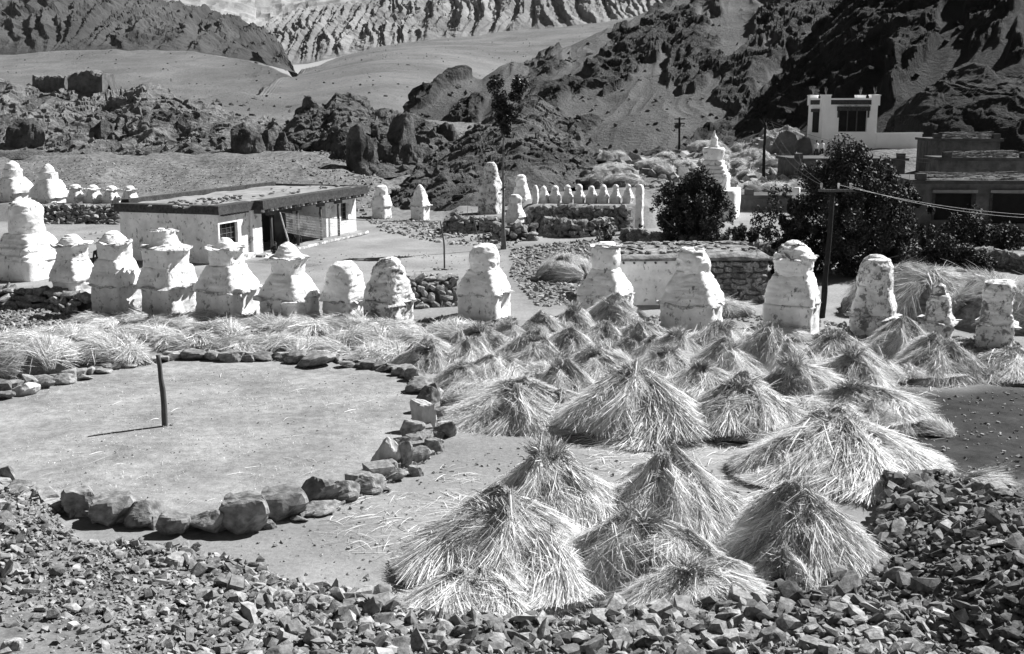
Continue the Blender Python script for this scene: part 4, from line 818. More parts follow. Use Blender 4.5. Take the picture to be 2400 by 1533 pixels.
pl = MB().box(-.2, L605 + .3, wy, .25, -.3, .14, .01).build('plinth', M['roofdirt'], house)
for i in range(46):
    xx = -.1 + (L605 + .2) * i / 46
    MB().box(xx, xx + (L605) / 46 * .9, .251, .33, rnd.uniform(-.02, .0), rnd.uniform(.09, .13), .008).build('brick', M['slab'], pl)
pl2 = MB().box(L605 + .301, L500 + .1, wy, wy + .35, -.3, .3, .02).build('plinth', M['white_worn'], house)
tag(house, 'long flat-roofed white house with a columned porch and dark roof band', 'house')

# ---------------------------------------------------------------- low white house with a gravel roof, behind the front row
a0 = flat(1442, 716); lowh = empty('low_white_house', (a0[0], a0[1], 0), math.radians(3))
LW, LDp, LH = 6.3, 3.8, 2.1
mb = MB().box(0, 2.9, 0, .45, -.3, LH - .12).build('front_wall', M['white'], lowh)
sw = MB().box(2.9, LW, .1, .4, -.3, LH - .2).build('stone_wall', M['mudwall'], lowh)
r_ = np.random.default_rng(88)
for rI in range(8):
    for c in range(11):
        put(STONES_W[int(r_.integers(0, 10))], 'stone', (2.95 + (LW - 3) * (c + r_.uniform(.2, .8)) / 11, .08, -.1 + (LH - .2) * (rI + .5) / 8), (r_.normal(0, .3), r_.normal(0, .3), r_.normal(0, .4)), (r_.uniform(.25, .5), .3, r_.uniform(.2, .34)), sw)
MB().box(0, .45, .451, LDp, -.3, LH - .12).build('side_wall', M['white'], lowh)
MB().box(LW - .4, LW, .401, LDp, -.3, LH - .2).build('side_wall', M['mudwall'], lowh)
MB().box(.451, LW - .401, LDp - .4, LDp, -.3, LH - .12).build('back_wall', M['mudwall'], lowh)
nxr, nyr = 30, 26; gx, gy = np.meshgrid(np.linspace(-.15, LW + .15, nxr), np.linspace(-.16, LDp + .1, nyr), indexing='ij')
edge = np.minimum(np.minimum(gx + .15, LW + .15 - gx), np.minimum(gy + .16, LDp + .1 - gy))
zr = LH - .13 * np.exp(-edge * 9) + .05 * fbm(gx, gy, 0 * gx, 4, 4)
V = np.concatenate([np.stack([gx, gy, zr], -1).reshape(-1, 3), np.stack([gx, gy, 0 * gx + LH - .26], -1).reshape(-1, 3)])
F = grid_faces(nxr, nyr); nn = nxr * nyr
rimi = [i * nyr for i in range(nxr)] + [(nxr - 1) * nyr + j for j in range(1, nyr)] + [i * nyr + nyr - 1 for i in range(nxr - 2, -1, -1)] + [j for j in range(nyr - 2, 0, -1)]
rim = np.array([(rimi[k], rimi[(k + 1) % len(rimi)], rimi[(k + 1) % len(rimi)] + nn, rimi[k] + nn) for k in range(len(rimi))])
rf = obj('roof', mesh_np('roof', V, np.concatenate([F, F[:, ::-1] + nn, rim]), [M['gravelroof']], False), lowh)
for i in range(230):
    ed = rnd.random() < .5; s_ = rnd.uniform(.08, .28)
    put(rnd.choice(STONES), 'stone', (rnd.uniform(0, LW), rnd.uniform(LDp - .5, LDp) if ed else rnd.uniform(.3, LDp), LH + .05), (0, 0, rnd.uniform(0, 6)), (s_, s_, s_ * .8), rf)
for i in range(14):
    xx = .3 + (LW - .6) * i / 13
    MB().tube([(xx, -.12, LH - .34), (xx, .3, LH - .34)], .045, 6).build('rafter_end', M['timber'], rf)
tag(lowh, 'low white-walled house with a gravel roof behind the front row', 'house')

# ---------------------------------------------------------------- white tower house on the right
tw = at(1924, 352, 108); k = ppm(108)
tower = empty('tower_house', (tw[0], tw[1], tw[2]), math.radians(3))
TW, TD, TH = 5.2, 4.4, 4.75
def hole_box(parent, prefix, x0, x1, z0, z1):
    pass
ox0, ox1, oz0, oz1 = 1.55, 4.25, 1.7, 3.9
wall_with_holes('front_wall', 0, TW, -1.2, TH - .55, 0, .5, [(ox0, ox1, oz0, oz1)], M['white_new'], tower)
op = MB().box(ox0, ox1, .3, .35, oz0, oz1).build('window', M['dark'], tower)
MB().box(ox0 - .22, ox1 + .22, -.1, 0.0, oz1 - .28, oz1 + .14).box(ox0 - .16, ox0, -.07, .0, oz1 - .9, oz1 - .281).box(ox1, ox1 + .16, -.07, 0, oz1 - .9, oz1 - .281).build('window_surround', M['brush'], op)
MB().box(ox0 - .1, ox1 + .1, -.12, .0, oz1 + .145, oz1 + .26, .01).build('lintel', M['slab'], op)
for q in (.33, .66): MB().box(ox0 + (ox1 - ox0) * q - .05, ox0 + (ox1 - ox0) * q + .05, .2, .29, oz0, oz1 - .3).build('mullion', M['timber'], op)
wl_ = MB().box(0, .5, .501, TD, -1.2, TH - .55).build('side_wall', M['white_new'], tower)
MB().box(TW - .5, TW, .501, TD, -1.2, TH - .55).build('side_wall', M['white_new'], tower)
MB().box(.501, TW - .501, TD - .4, TD, -1.2, TH - .55).build('back_wall', M['white_new'], tower)
MB().box(-.06, -.001, 1.0, 2.8, 1.6, 3.7).build('side_window', M['dark'], tower)
MB().box(-.2, -.061, .8, 3.0, 3.5, 3.8).build('side_window_lintel', M['brush'], tower)
MB().box(-.04, TW + .04, -.06, TD + .04, TH - .549, TH - .12).build('brushwood_band', M['brush'], tower)
MB().box(-.1, TW + .1, -.12, TD + .1, TH - .119, TH + .03, .01).build('parapet_cap', M['white_new'], tower)
for (x, y) in ((0, 0), (TW - .55, 0), (0, TD - .55), (TW - .55, TD - .55)):
    c_ = MB().box(x - .12, x + .68, y - .16, y + .6, TH - .62, TH + .26, .02).build('corner_turret', M['white_new'], tower)
    MB().box(x - .16, x + .72, y - .2, y + .64, TH + .261, TH + .36, .02).build('turret_cap', M['white_new'], c_)
    tb_ = MB()
    for j in range(16): aa = rnd.uniform(0, 6.3); tb_.tube([(x + .28, y + .22, TH + .3), (x + .28 + .16 * math.cos(aa), y + .22 + .16 * math.sin(aa), TH + rnd.uniform(.7, 1.15))], [.02, .008], 4)
    tb_.build('twig_bundle', M['bark'], c_)
tag(tower, 'white tower house with a large dark window and corner turrets', 'house')
tw2 = empty('terrace_wall', (tw[0] + TW + .02, tw[1] + .25, tw[2]), math.radians(4))
MB().box(0, 4.4, 0, .45, -1.0, 1.5, .02).build('wall', M['white_new'], tw2)
MB().box(-.05, 4.45, -.08, .52, 1.501, 1.62, .02).build('coping', M['white_new'], tw2)
tag(tw2, 'low white terrace wall running right from the tower house', 'wall')
c_ = at(1900, 325, 110); chm = empty('chimney_stack', (c_[0] + 1.2, c_[1] + 1.2, gz1(c_[0], c_[1]) + .2))
MB().box(-.35, .35, -.35, .35, -.4, 2.2, .03).build('shaft', M['white_new'], chm); MB().box(-.42, .42, -.42, .42, 2.201, 2.45, .03).build('cap', M['white_new'], chm)
tag(chm, 'short white stack standing just left of the tower house', 'chimney')

# ---------------------------------------------------------------- shaded houses on the right
def shaded_house(px, base, D, w, d, h, label, wins, rz=-4, twigs=True, band=True, name='mud_house'):
    p = at(px, base, D); t = empty(name, (p[0], p[1], p[2]), math.radians(rz))
    wall_with_holes('front_wall', 0, w, -1.0, h, 0, .4, wins, M['mudwall'], t)
    for q in wins:
        ww = MB().box(q[0], q[1], .25, .3, q[2], q[3]).build('window', M['dark'], t)
        MB().box(q[0] - .2, q[1] + .2, -.22, -.001, q[3] + .06, q[3] + .24, .02).build('lintel', M['roofdirt'], ww)
        MB().box(q[0] - .18, q[0] - .001, -.05, -.001, q[2], q[3], .005).box(q[1] + .001, q[1] + .18, -.05, -.001, q[2], q[3], .005).build('window_surround', M['brush'], ww)
    MB().box(0, .4, .401, d, -1.0, h).build('side_wall', M['mudwall'], t)
    MB().box(w - .4, w, .401, d, -1.0, h).build('side_wall', M['mudwall'], t)
    MB().box(.401, w - .401, d - .4, d, -1.0, h).build('back_wall', M['mudwall'], t)
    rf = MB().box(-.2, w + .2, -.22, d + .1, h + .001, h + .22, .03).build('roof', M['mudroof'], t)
    for x in (.1, w - .6):
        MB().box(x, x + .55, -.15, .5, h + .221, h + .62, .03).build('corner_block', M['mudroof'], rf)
    if twigs:
        mb = MB(); r_ = np.random.default_rng(int(px))
        for i in range(160):
            x = r_.uniform(.8, w - .8); y = r_.uniform(.0, .9); a = r_.normal(0, .3); L = r_.uniform(.5, 1.2); z = h + .25 + r_.uniform(0, .45)
            mb.tube([(x - L / 2 * math.cos(a), y - L / 2 * math.sin(a), z), (x + L / 2 * math.cos(a), y + L / 2 * math.sin(a), z + r_.normal(0, .06))], .02, 4)
        mb.build('brushwood_stack', M['bark'], rf)
    return tag(t, label, 'house', 'shaded mud houses at the right')
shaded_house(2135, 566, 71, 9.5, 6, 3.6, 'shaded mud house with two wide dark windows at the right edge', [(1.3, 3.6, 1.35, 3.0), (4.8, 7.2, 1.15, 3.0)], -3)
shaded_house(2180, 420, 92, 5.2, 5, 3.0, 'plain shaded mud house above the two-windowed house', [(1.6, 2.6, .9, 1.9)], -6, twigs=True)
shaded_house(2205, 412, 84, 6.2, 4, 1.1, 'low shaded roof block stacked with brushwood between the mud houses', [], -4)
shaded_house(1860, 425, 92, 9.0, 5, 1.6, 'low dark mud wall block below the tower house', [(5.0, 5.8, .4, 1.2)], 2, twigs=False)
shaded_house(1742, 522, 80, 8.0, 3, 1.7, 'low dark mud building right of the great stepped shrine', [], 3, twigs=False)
pl_ = shrine(1865, 492, 78.5, [('pillar', [(500, 12, 1), (446, 11, 1), (440, 10, .8)])], 'pale square gatepost beside the low mud building', None, name='gatepost', noise_=.03)
pl_['category'] = 'post'
# ---------------------------------------------------------------- ruined walls on the ledge
def ruin(px0, px1, base, top, D, label, seed, th=1.4, peak=0.0):
    a = at(px0, base, D); b = at(px1, base, D); k = ppm(D); H = (base - top) / k; L = math.hypot(b[0] - a[0], b[1] - a[1])
    nu, nv = 60, 26; u = np.linspace(0, L, nu); prof = H * (0.86 + .10 * fbm(u * .8, 0 * u + seed, 0 * u, 4, seed) + peak * np.exp(-((u / L - .55) / .3) ** 2))
    mb = MB(); ring_ = []
    sec = np.array([(-.5, -.35), (-.5, .3), (-.47, .6), (-.44, .85), (-.36, 1.0), (0, 1.03), (.36, 1.0), (.44, .85), (.47, .6), (.5, .3), (.5, -.35)])
    V = np.zeros((nu, len(sec), 3)); V[..., 0] = u[:, None]; V[..., 1] = sec[None, :, 0] * th; V[..., 2] = sec[None, :, 1] * prof[:, None]
    d = .12 * ridged(V[..., 0] * 1.3, V[..., 1] * 1.3 + seed, V[..., 2] * 1.3, 4, seed); V[..., 1] += d * np.sign(sec[None, :, 0])
    V[..., 2] += .12 * fbm(V[..., 0] * 3, V[..., 1] * 3, 0 * d, 3, seed + 2) * (sec[None, :, 1] > .8)
    F = grid_faces(nu, len(sec)); m = len(sec)
    t = empty('ruined_wall', a, math.radians(-8))
    o = obj('wall', mesh_np('wall', V.reshape(-1, 3), F, [M['mudwall']], False), t)
    mb.add(V[0], [tuple(range(3))]); 
    for e_, rev in ((V[0], 1), (V[-1], 0)):
        c = e_.mean(0); vv = np.concatenate([[c], e_]); ff = [(0, i + 1, i + 2) if not rev else (0, i + 2, i + 1) for i in range(m - 1)]
        mb2 = MB(); mb2.add(vv, ff); mb2.build('broken_end', M['mudwall'], t)
    r_ = np.random.default_rng(seed)
    for i in range(26):
        x = r_.uniform(0, L); s_ = r_.uniform(.2, .45)
        put(STONES[int(r_.integers(0, 14))], 'stone', (x, r_.uniform(-.4, .4), np.interp(x, u, prof) + .05), (0, 0, r_.uniform(0, 6)), (s_, s_, s_ * .8), t)
    return tag(t, label, 'ruin', 'ruined walls on the ledge')
ruin(92, 172, 220, 174, 137, 'ruined mud wall at the left on the rocky ledge', 611, 2.6)
ruin(176, 262, 224, 168, 134, 'taller ruined mud wall with a crumbled stony top', 612, 3.2, .12)

# ---------------------------------------------------------------- bushes and trees
def leaf_cloud(centers, radii, n, size, r_, droop=0.0):
    k = r_.choice(len(centers), n, p=np.array(radii)[:, 0] ** 2 / np.sum(np.array(radii)[:, 0] ** 2))
    d = r_.normal(size=(n, 3)); d /= np.linalg.norm(d, axis=1)[:, None]; d *= (r_.uniform(0, 1, (n, 1)) ** 0.45)
    C = np.array(centers)[k] + d * np.array(radii)[k]
    nr = d * .6 + r_.normal(0, .6, (n, 3)); nr /= np.linalg.norm(nr, axis=1)[:, None]
    a = np.cross(nr, r_.normal(size=(n, 3))); a /= np.linalg.norm(a, axis=1)[:, None]; b = np.cross(nr, a)
    s_ = size * r_.uniform(.6, 1.4, (n, 1))
    V = np.stack([C - a * s_, C + b * s_ * .5, C + a * s_, C - b * s_ * .5], 1)
    F = np.arange(n * 4).reshape(n, 4)
    return V.reshape(-1, 3), F
def bush(px, base, D, w, h, label, seed, nl=9000, clumps=40, size=.085, name='bush', trunks=7, cat='bush', low=.05, depth=.8):
    k = ppm(D); x, y, _ = at(px, base, D); z = gz1(x, y); W = w / k / 2; H = h / k; r_ = np.random.default_rng(seed)
    t = empty(name, (x, y, z)); C, R = [], []
    lob = r_.uniform(0, 6.3, 3)
    for i in range(clumps):
        a = r_.uniform(0, 2 * PI); q = math.sqrt(r_.uniform(0, 1)); zz_ = r_.uniform(low, 1)
        wid = (1 - abs(zz_ - .45) ** 2 * 1.7) * (1 + .22 * math.sin(2 * a + lob[0]) + .16 * math.sin(5 * a + lob[1] + 5 * zz_)) * 1.08
        C.append((W * q * wid * math.cos(a) * .85, W * depth * q * wid * math.sin(a) * .85, H * zz_ * (1 - .25 * q))); rr = W * r_.uniform(.07, .24) * (1.2 - .6 * q); R.append((rr, rr, rr * r_.uniform(1, 1.9)))
    V, F = leaf_cloud(C, R, nl, size, r_)
    obj('foliage', mesh_np('foliage', V, F, [M['leaf']], False), t)
    mb = MB()
    for i in range(trunks):
        c = C[int(r_.integers(0, clumps))]; b0 = (r_.uniform(-.2, .2) * W, r_.uniform(-.2, .2) * W, -.15)
        mb.tube([b0, (c[0] * .4 + b0[0] * .5, c[1] * .4, c[2] * .5), c], [.09, .06, .02], 6)
    for i in range(30):
        c = C[int(r_.integers(0, clumps))]; e_ = np.array(c) * r_.uniform(1.05, 1.25) + np.array([0, 0, .25])
        mb.tube([c, e_], [.018, .006], 4)
    mb.build('branches', M['bark'], t)
    return tag(t, label, cat, 'dark bushes and trees of the village')
bush(1628, 588, 64, 225, 205, 'big round dark bush in front of the great stepped shrine', 701, 34000, 130, .075)
bush(1965, 660, 55, 350, 310, 'large dark leafy tree at the right behind the leaning pole', 702, 48000, 200, .08, name='leafy_tree', cat='tree', trunks=12)
bush(1860, 640, 55, 130, 170, 'dark leafy shrub left of the leaning pole', 703, 16000, 60, .07)
bush(2110, 620, 60, 150, 190, 'dark straggling shrub before the two-windowed mud house', 704, 12000, 60, .07)
bush(2075, 640, 56, 190, 200, 'dark leafy shrub right of the big dark tree', 708, 20000, 80, .07)
bush(2280, 600, 66, 300, 62, 'long dark hedge added to darken the ground below the two-windowed mud house', 709, 22000, 90, .08, depth=.25)  # hedge put in to darken a sunlit strip of ground
bush(1760, 606, 61, 130, 80, 'low dark scrub added for the shade between the round bush and the big tree', 710, 9000, 50, .07)  # made-up scrub standing in for dark walls and shade
bush(2210, 650, 56, 240, 60, 'low dark scrub added for the shade in front of the right-hand stone wall', 711, 15000, 70, .07, depth=.3)  # made up as well, to darken the ground before the wall
bush(1990, 450, 84, 170, 70, 'dark low thicket under the tower house', 705, 14000, 60, .08)
bush(1410, 585, 66, 60, 60, 'thin twiggy shrub by the curved wall', 706, 700, 14, .07, trunks=12)
bush(1500, 560, 70, 40, 30, 'small shrub at the right end of the curved wall', 707, 500, 10, .07)
# the poplar: a tall bare trunk with a heart-shaped crown
pg = on_ground(1181, 584); Dp = pg[1]; k = ppm(Dp); r_ = np.random.default_rng(31)
pop = empty('poplar_tree', pg)
def zt(py): return at(1181, py, Dp)[2] - pg[2]
tp = [(0, 0, -.2), (-.04, 0, 1.2), (-.02, 0, 3), (-.05, 0, 5), (.0, 0, zt(315)), (.1, 0, zt(250)), (.15, 0, zt(200))]
MB().tube(tp, [.17, .11, .075, .06, .05, .04, .02], 9).build('trunk', M['bark'], pop, True)
cents, rads = [], []
for i in range(46):
    tq = r_.uniform(0, 1); py = 308 - 118 * tq; half = (5 + 34 * math.sin(min(1, tq * 1.3) * PI / 2)) * (1 if tq < .8 else 1.0 - 1.2 * (tq - .8))
    a = r_.uniform(0, 2 * PI); q = math.sqrt(r_.uniform(.05, 1)); cx = (4 if tq > .3 else 0) / k
    cents.append((cx + .12 + (.35 * math.copysign(1, math.cos(a)) if tq > .72 else 0) + half / k * q * math.cos(a) * .85, half / k * q * math.sin(a) * .8, zt(py))); rr = r_.uniform(.14, .36); rads.append((rr, rr, rr * 1.4))
V, F = leaf_cloud(cents, rads, 6500, .075, r_)
obj('crown', mesh_np('crown', V, F, [M['poplar_leaf']], False), pop)
mb = MB()
for c in cents[:16]: mb.tube([(.05, 0, max(zt(318), c[2] - .9)), c], [.035, .01], 5)
V2, F2 = leaf_cloud([(-.02, 0, zt(440)), (.0, 0, zt(395)), (.02, .0, zt(360))], [(.12, .12, .5)] * 3, 120, .06, r_)
mb.build('limbs', M['bark'], pop); obj('side_leaves', mesh_np('side_leaves', V2, F2, [M['leaf']], False), pop)
tag(pop, 'tall thin poplar with a bare trunk and heart-shaped dark crown', 'tree')

# ---------------------------------------------------------------- straw
def ribbons(P0, P1_, P2_, width, r_):
    """three points per strand -> a bent ribbon of four quads along a curve."""
    n = len(P0); d = P2_ - P0; d /= np.linalg.norm(d, axis=1)[:, None] + 1e-9
    s_ = np.cross(d, r_.normal(size=(n, 3))); s_ /= np.linalg.norm(s_, axis=1)[:, None] + 1e-9
    w = width * np.exp(r_.normal(0, .42, (n, 1))).clip(.4, 2.2); s_ = s_ * w; V = []
    ctrl = 2 * P1_ - .5 * (P0 + P2_)
    for t, q in ((0, .7), (.33, 1), (.67, .9), (1, .35)):
        p = (1 - t) ** 2 * P0 + 2 * t * (1 - t) * ctrl + t * t * P2_; V += [p - s_ * q, p + s_ * q]
    V = np.stack(V, 1); b = np.arange(n)[:, None] * 8
    F = np.concatenate([b + np.array([[0, 1, 3, 2]]), b + np.array([[2, 3, 5, 4]]), b + np.array([[4, 5, 7, 6]])])
    return V.reshape(-1, 3), F
def cone_pt(s_, a, off):                 # a point on the unit tent: s_ from the tip (0) to the foot (1)
    r = np.where(s_ > 0, np.abs(s_) ** 0.95, -0.15 * s_) ; z = 1 - s_
    nrm = np.array([.72, .7])
    return np.stack([(r + off * nrm[0]) * np.cos(a), (r + off * nrm[0]) * np.sin(a), z + off * nrm[1]], -1)
def sheaf_on_cone(seed, n=2100, w=0.0037):
    r_ = np.random.default_rng(seed); low = seed % 3 == 0
    spread = r_.uniform(.13, .22); a0 = r_.normal(0, spread, n); top = r_.uniform(.22, .45) if low else r_.uniform(-.05, .14); drift = r_.normal(0, .45)
    s0 = top + r_.uniform(-.08, .68, n); L = r_.uniform(.14, .44, n)
    s2 = np.minimum(s0 + L, 1.10 + r_.uniform(-.10, .07, n)); s0 = np.minimum(s0, s2 - .12); s1 = (s0 + s2) / 2
    wild = r_.random(n); twist = (r_.normal(0, .12, n) + np.where(wild < .42, r_.normal(0, .42, n), 0)) * np.clip(.5 / np.maximum(s1, .15), .5, 2)
    thk = r_.uniform(.10, .24); th = thk * np.exp(-(a0 / (1.2 * spread)) ** 2) * r_.uniform(.15, 1, n) ** .5
    bulge = th * np.sin(np.clip((s1 - top) / (1.05 - top), 0, 1) * PI * .9 + .3)
    j = r_.uniform(0, .03, n); out = np.where(wild > .85, r_.uniform(0, .14, n), 0); inn = np.where(wild < .42, r_.uniform(-.04, .07, n), 0)
    A = cone_pt(s0, a0 * .75 + drift * s0 - twist * .5, bulge * .75 + j + inn); C = cone_pt(s2, a0 * 1.25 + drift * s2 + twist * .5, bulge * .85 + j + out)
    C[:, 2] = np.maximum(C[:, 2], r_.uniform(0, .05, n)); B = (A + C) / 2 + r_.normal(0, .010, (n, 3)); B[:, 2] += .015
    V, F = ribbons(A, B, C, w, r_)
    ears = ((s0 < top + .12) & (r_.random(n) < .6)).astype(int)
    return mesh_np('sheaf', V, F, [M['straw'], M['ear']], False, np.tile(ears, 3))
SHEAF_C = [sheaf_on_cone(800 + i) for i in range(10)]
def tuft(seed, n=700):
    r_ = np.random.default_rng(seed); a = r_.uniform(0, 2 * PI, n); q = r_.uniform(0, .13, n)
    A = np.stack([q * np.cos(a), q * np.sin(a), .74 + r_.uniform(0, .15, n)], -1); lean = np.array([r_.normal(0, .05), r_.normal(0, .05), 0])
    C = A + np.stack([q * np.cos(a) * 1.2 + r_.normal(0, .05, n), q * np.sin(a) * 1.2 + r_.normal(0, .05, n), r_.uniform(.06, .22, n)], -1) + lean
    V, F = ribbons(A, (A + C) / 2 + r_.normal(0, .02, (n, 3)), C, .0044, r_)
    return mesh_np('tuft', V, F, [M['straw'], M['ear']], False, np.tile((r_.random(n) < .75).astype(int), 3))
def dull_copy(me):
    m = me.copy(); m.materials[0] = M['dull']; return m
SHEAF_C += [dull_copy(SHEAF_C[i]) for i in (1, 4, 6, 8)]
TUFTS = [tuft(850 + i) for i in range(4)]
def core_cone(seed):
    nu, nv = 40, 20; a = np.linspace(0, 2 * PI, nu, endpoint=False)[:, None]; s_ = np.linspace(1.0, 0.0, nv)[None]
    r = .93 * s_ ** .95 + .015; x = r * np.cos(a); y = r * np.sin(a); z = .94 * (1 - s_) - .04 + 0 * a
    d = .16 * fbm(x * 2 + seed, y * 2, z * 1.5, 3, seed); x = x + d * np.cos(a); y = y + d * np.sin(a)
    return mesh_np('heap', np.stack([x, y, z], -1), grid_faces(nu, nv, True), [M['straw_core']], True)
CORES = [core_cone(i) for i in range(4)]
def laid_sheaf(seed, n=1000):
    r_ = np.random.default_rng(seed); t0 = r_.uniform(-.6, .1, n); L = r_.uniform(.3, .8, n); t2 = np.minimum(t0 + L, .68)
    a = r_.uniform(0, 2 * PI, n); q = r_.uniform(0, 1, n) ** .5; cy, cz = .27 * q * np.cos(a), .15 * q * np.sin(a)
    fl = lambda t: 1 + .25 * t
    dev = r_.normal(0, .2, n) + np.where(r_.random(n) < .35, r_.normal(0, .6, n), 0); up = np.where(r_.random(n) < .22, r_.uniform(-.1, .5, n), 0); arc = r_.normal(0, .25)
    def P(t): return np.stack([t, cy * fl(t) + dev * (t - t0) + arc * t * t, cz * fl(t) - .2 * t * t + .02 + up * (t - t0)], -1)
    V, F = ribbons(P(t0) + r_.normal(0, .02, (n, 3)), P((t0 + t2) / 2) + r_.normal(0, .02, (n, 3)), P(t2) + r_.normal(0, .03, (n, 3)), .0056, r_)
    return mesh_np('sheaf', V, F, [M['straw'], M['ear']], False, np.tile((r_.random(n) < .15).astype(int), 3))
SHEAF_L = [laid_sheaf(870 + i) for i in range(8)]
SHEAF_L += [dull_copy(SHEAF_L[i]) for i in (0, 3, 5)]
def straw_stack(px, top, base, w, label, seed, group='conical straw stacks', ns=13, squash=1.0):
    r_ = np.random.default_rng(seed); x0, y0, z0 = on_ground(px, base); k = ppm(y0); R = w / k / 2 * 1.2
    y = y0 + R * .7; x = x0 * y / y0; z = gz1(x, y)
    H = max(.45, at(px, top, y)[2] - z) * .92 * squash
    t = empty('straw_stack', (x, y, z), r_.uniform(0, 6.3)); t.rotation_euler = (r_.normal(0, .07), r_.normal(0, .07), r_.uniform(0, 6.3)); el = r_.uniform(.88, 1.14); t.scale = (R * el, R / el * .97, H)
    obj('heap', CORES[int(r_.integers(0, 4))], t)
    for i in range(ns):
        o = obj('sheaf', SHEAF_C[int(r_.integers(0, 14))], t, rot=(r_.normal(0, .06), r_.normal(0, .06), 2 * PI * i / ns + r_.normal(0, .28)))
        q = r_.uniform(.84, 1.1); o.scale = (q * r_.uniform(.94, 1.08), q, r_.uniform(.74, 1.04))
    if seed % 3 != 1:                    # a second, lower bundle leaning against the first
        b = r_.uniform(0, 6.3); q = r_.uniform(.42, .62); f = r_.uniform(.52, .72); lx, ly = q * math.cos(b), q * math.sin(b)
        for i in range(7): obj('sheaf', SHEAF_C[int(r_.integers(0, 14))], t, (lx, ly, 0), (r_.normal(0, .06), r_.normal(0, .06), b - 1.5 + 3.0 * i / 6 + r_.normal(0, .2)), (f, f, f * r_.uniform(.85, 1.2)))
        obj('tuft', TUFTS[int(r_.integers(0, 4))], t, (lx, ly, 0), (0, 0, 0), (f, f, f))
    obj('tuft', TUFTS[int(r_.integers(0, 4))], t, rot=(0, 0, r_.uniform(0, 6)), scl=(1.1, 1.1, r_.uniform(.9, 1.1)))
    for i in range(5):                   # odd sheaves thrown across the stack
        an = r_.uniform(0, 2 * PI); sl = r_.uniform(.35, .85); nv = Vector((.7 * math.cos(an), .7 * math.sin(an), .7)); dn = Vector((.7 * math.cos(an), .7 * math.sin(an), -.7)); sd = nv.cross(dn)
        th_ = r_.normal(0, .75); tv = (dn * math.cos(th_) + sd * math.sin(th_)).normalized(); bv = nv.cross(tv); f = r_.uniform(.42, .62)
        obj('sheaf', SHEAF_L[int(r_.integers(0, 11))], t, (sl ** .95 * math.cos(an), sl ** .95 * math.sin(an), 1 - sl + .02), Matrix((tv, bv, nv)).transposed().to_euler(), (f, f, f * .6))
    return tag(t, label, 'straw stack', group)
ST = [(1290, 1035, 1262, 330, 'pointed straw stack at the back left of the front cluster'), (1180, 1145, 1415, 450, 'broadest straw stack at the left of the front cluster'), (1565, 1052, 1262, 320, 'pointed straw stack at the back middle of the front cluster'),
      (1500, 1190, 1412, 340, 'rounded straw stack in the centre of the front cluster'), (1870, 1135, 1365, 350, 'large straw stack at the right of the front cluster against the rubble'), (1110, 1335, 1455, 330, 'low front straw stack half hidden by the rubble at left'), (1620, 1312, 1440, 310, 'low straw stack at the front edge of the rubble'), (1830, 1275, 1390, 260, 'small straw stack leaning on the large right-hand one'),
      (1960, 958, 1145, 400, 'wide dark-fronted straw stack beside the dark threshing floor'), (1480, 848, 1035, 320, 'biggest straw stack at the front of the middle field'), (1740, 880, 1036, 270, 'straw stack with a split front, right of the biggest one'), (1220, 885, 1012, 270, 'bright flattened straw stack beside the stone ring'), (2000, 892, 1000, 260, 'straw stack tucked behind the wide dark-fronted one'),
      (1640, 838, 960, 200, 'straw stack behind the split-fronted one'), (1862, 826, 958, 180, 'narrow straw stack left of the dark threshing floor'), (1700, 795, 905, 180, 'straw stack with a dark tip in the middle of the field'), (1310, 835, 960, 160, 'slim straw stack behind the bright flattened one'), (1180, 825, 915, 190, 'straw stack with a dark hollow near the ring'), (1090, 838, 925, 150, 'straw stack touching the right edge of the stone ring'), (1390, 808, 895, 160, 'small straw stack behind the biggest one'),
      (1505, 742, 850, 180, 'straw stack below the flat-capped shrine'), (1560, 810, 900, 170, 'low straw stack between the field and the big one'), (1440, 692, 800, 170, 'straw stack piled against the pyramid-shaped shrine'), (1345, 712, 805, 140, 'straw stack at the back left corner of the field'), (1270, 728, 815, 130, 'rearmost straw stack on the gravel'), (1335, 762, 865, 160, 'straw stack in the crowded back of the field'), (1250, 772, 870, 160, 'straw stack right of the low straw bank'),
      (1130, 755, 845, 140, 'small straw stack at the end of the low straw bank'), (1195, 752, 830, 130, 'straw stack between gravel and field'), (1415, 752, 845, 160, 'straw stack below the pyramid-shaped shrine'), (1585, 772, 870, 150, 'straw stack left of the large shrine base'), (1680, 752, 862, 160, 'straw stack at the foot of the large capstone shrine'), (1795, 755, 890, 200, 'straw stack below the tallest pale shrine'), (1955, 775, 880, 170, 'straw stack below the grey stony-headed shrine'),
      (1992, 812, 930, 190, 'straw stack with a notched front near the dark floor'), (2118, 743, 852, 160, 'tall narrow straw stack before the thin crumbling shrine'), (2192, 783, 900, 200, 'broad straw stack at the back edge of the dark floor'), (2145, 835, 898, 150, 'low straw stack by the kerb of the dark floor'), (2362, 812, 902, 210, 'straw stack at the right edge of the picture'), (1010, 792, 872, 150, 'straw stack joining the straw bank to the field'), (1100, 790, 870, 140, 'small straw stack left of the field')]
for i, c in enumerate(ST): straw_stack(c[0], c[1], c[2], c[3], c[4], 900 + i, ns=16 if i < 13 else 13)

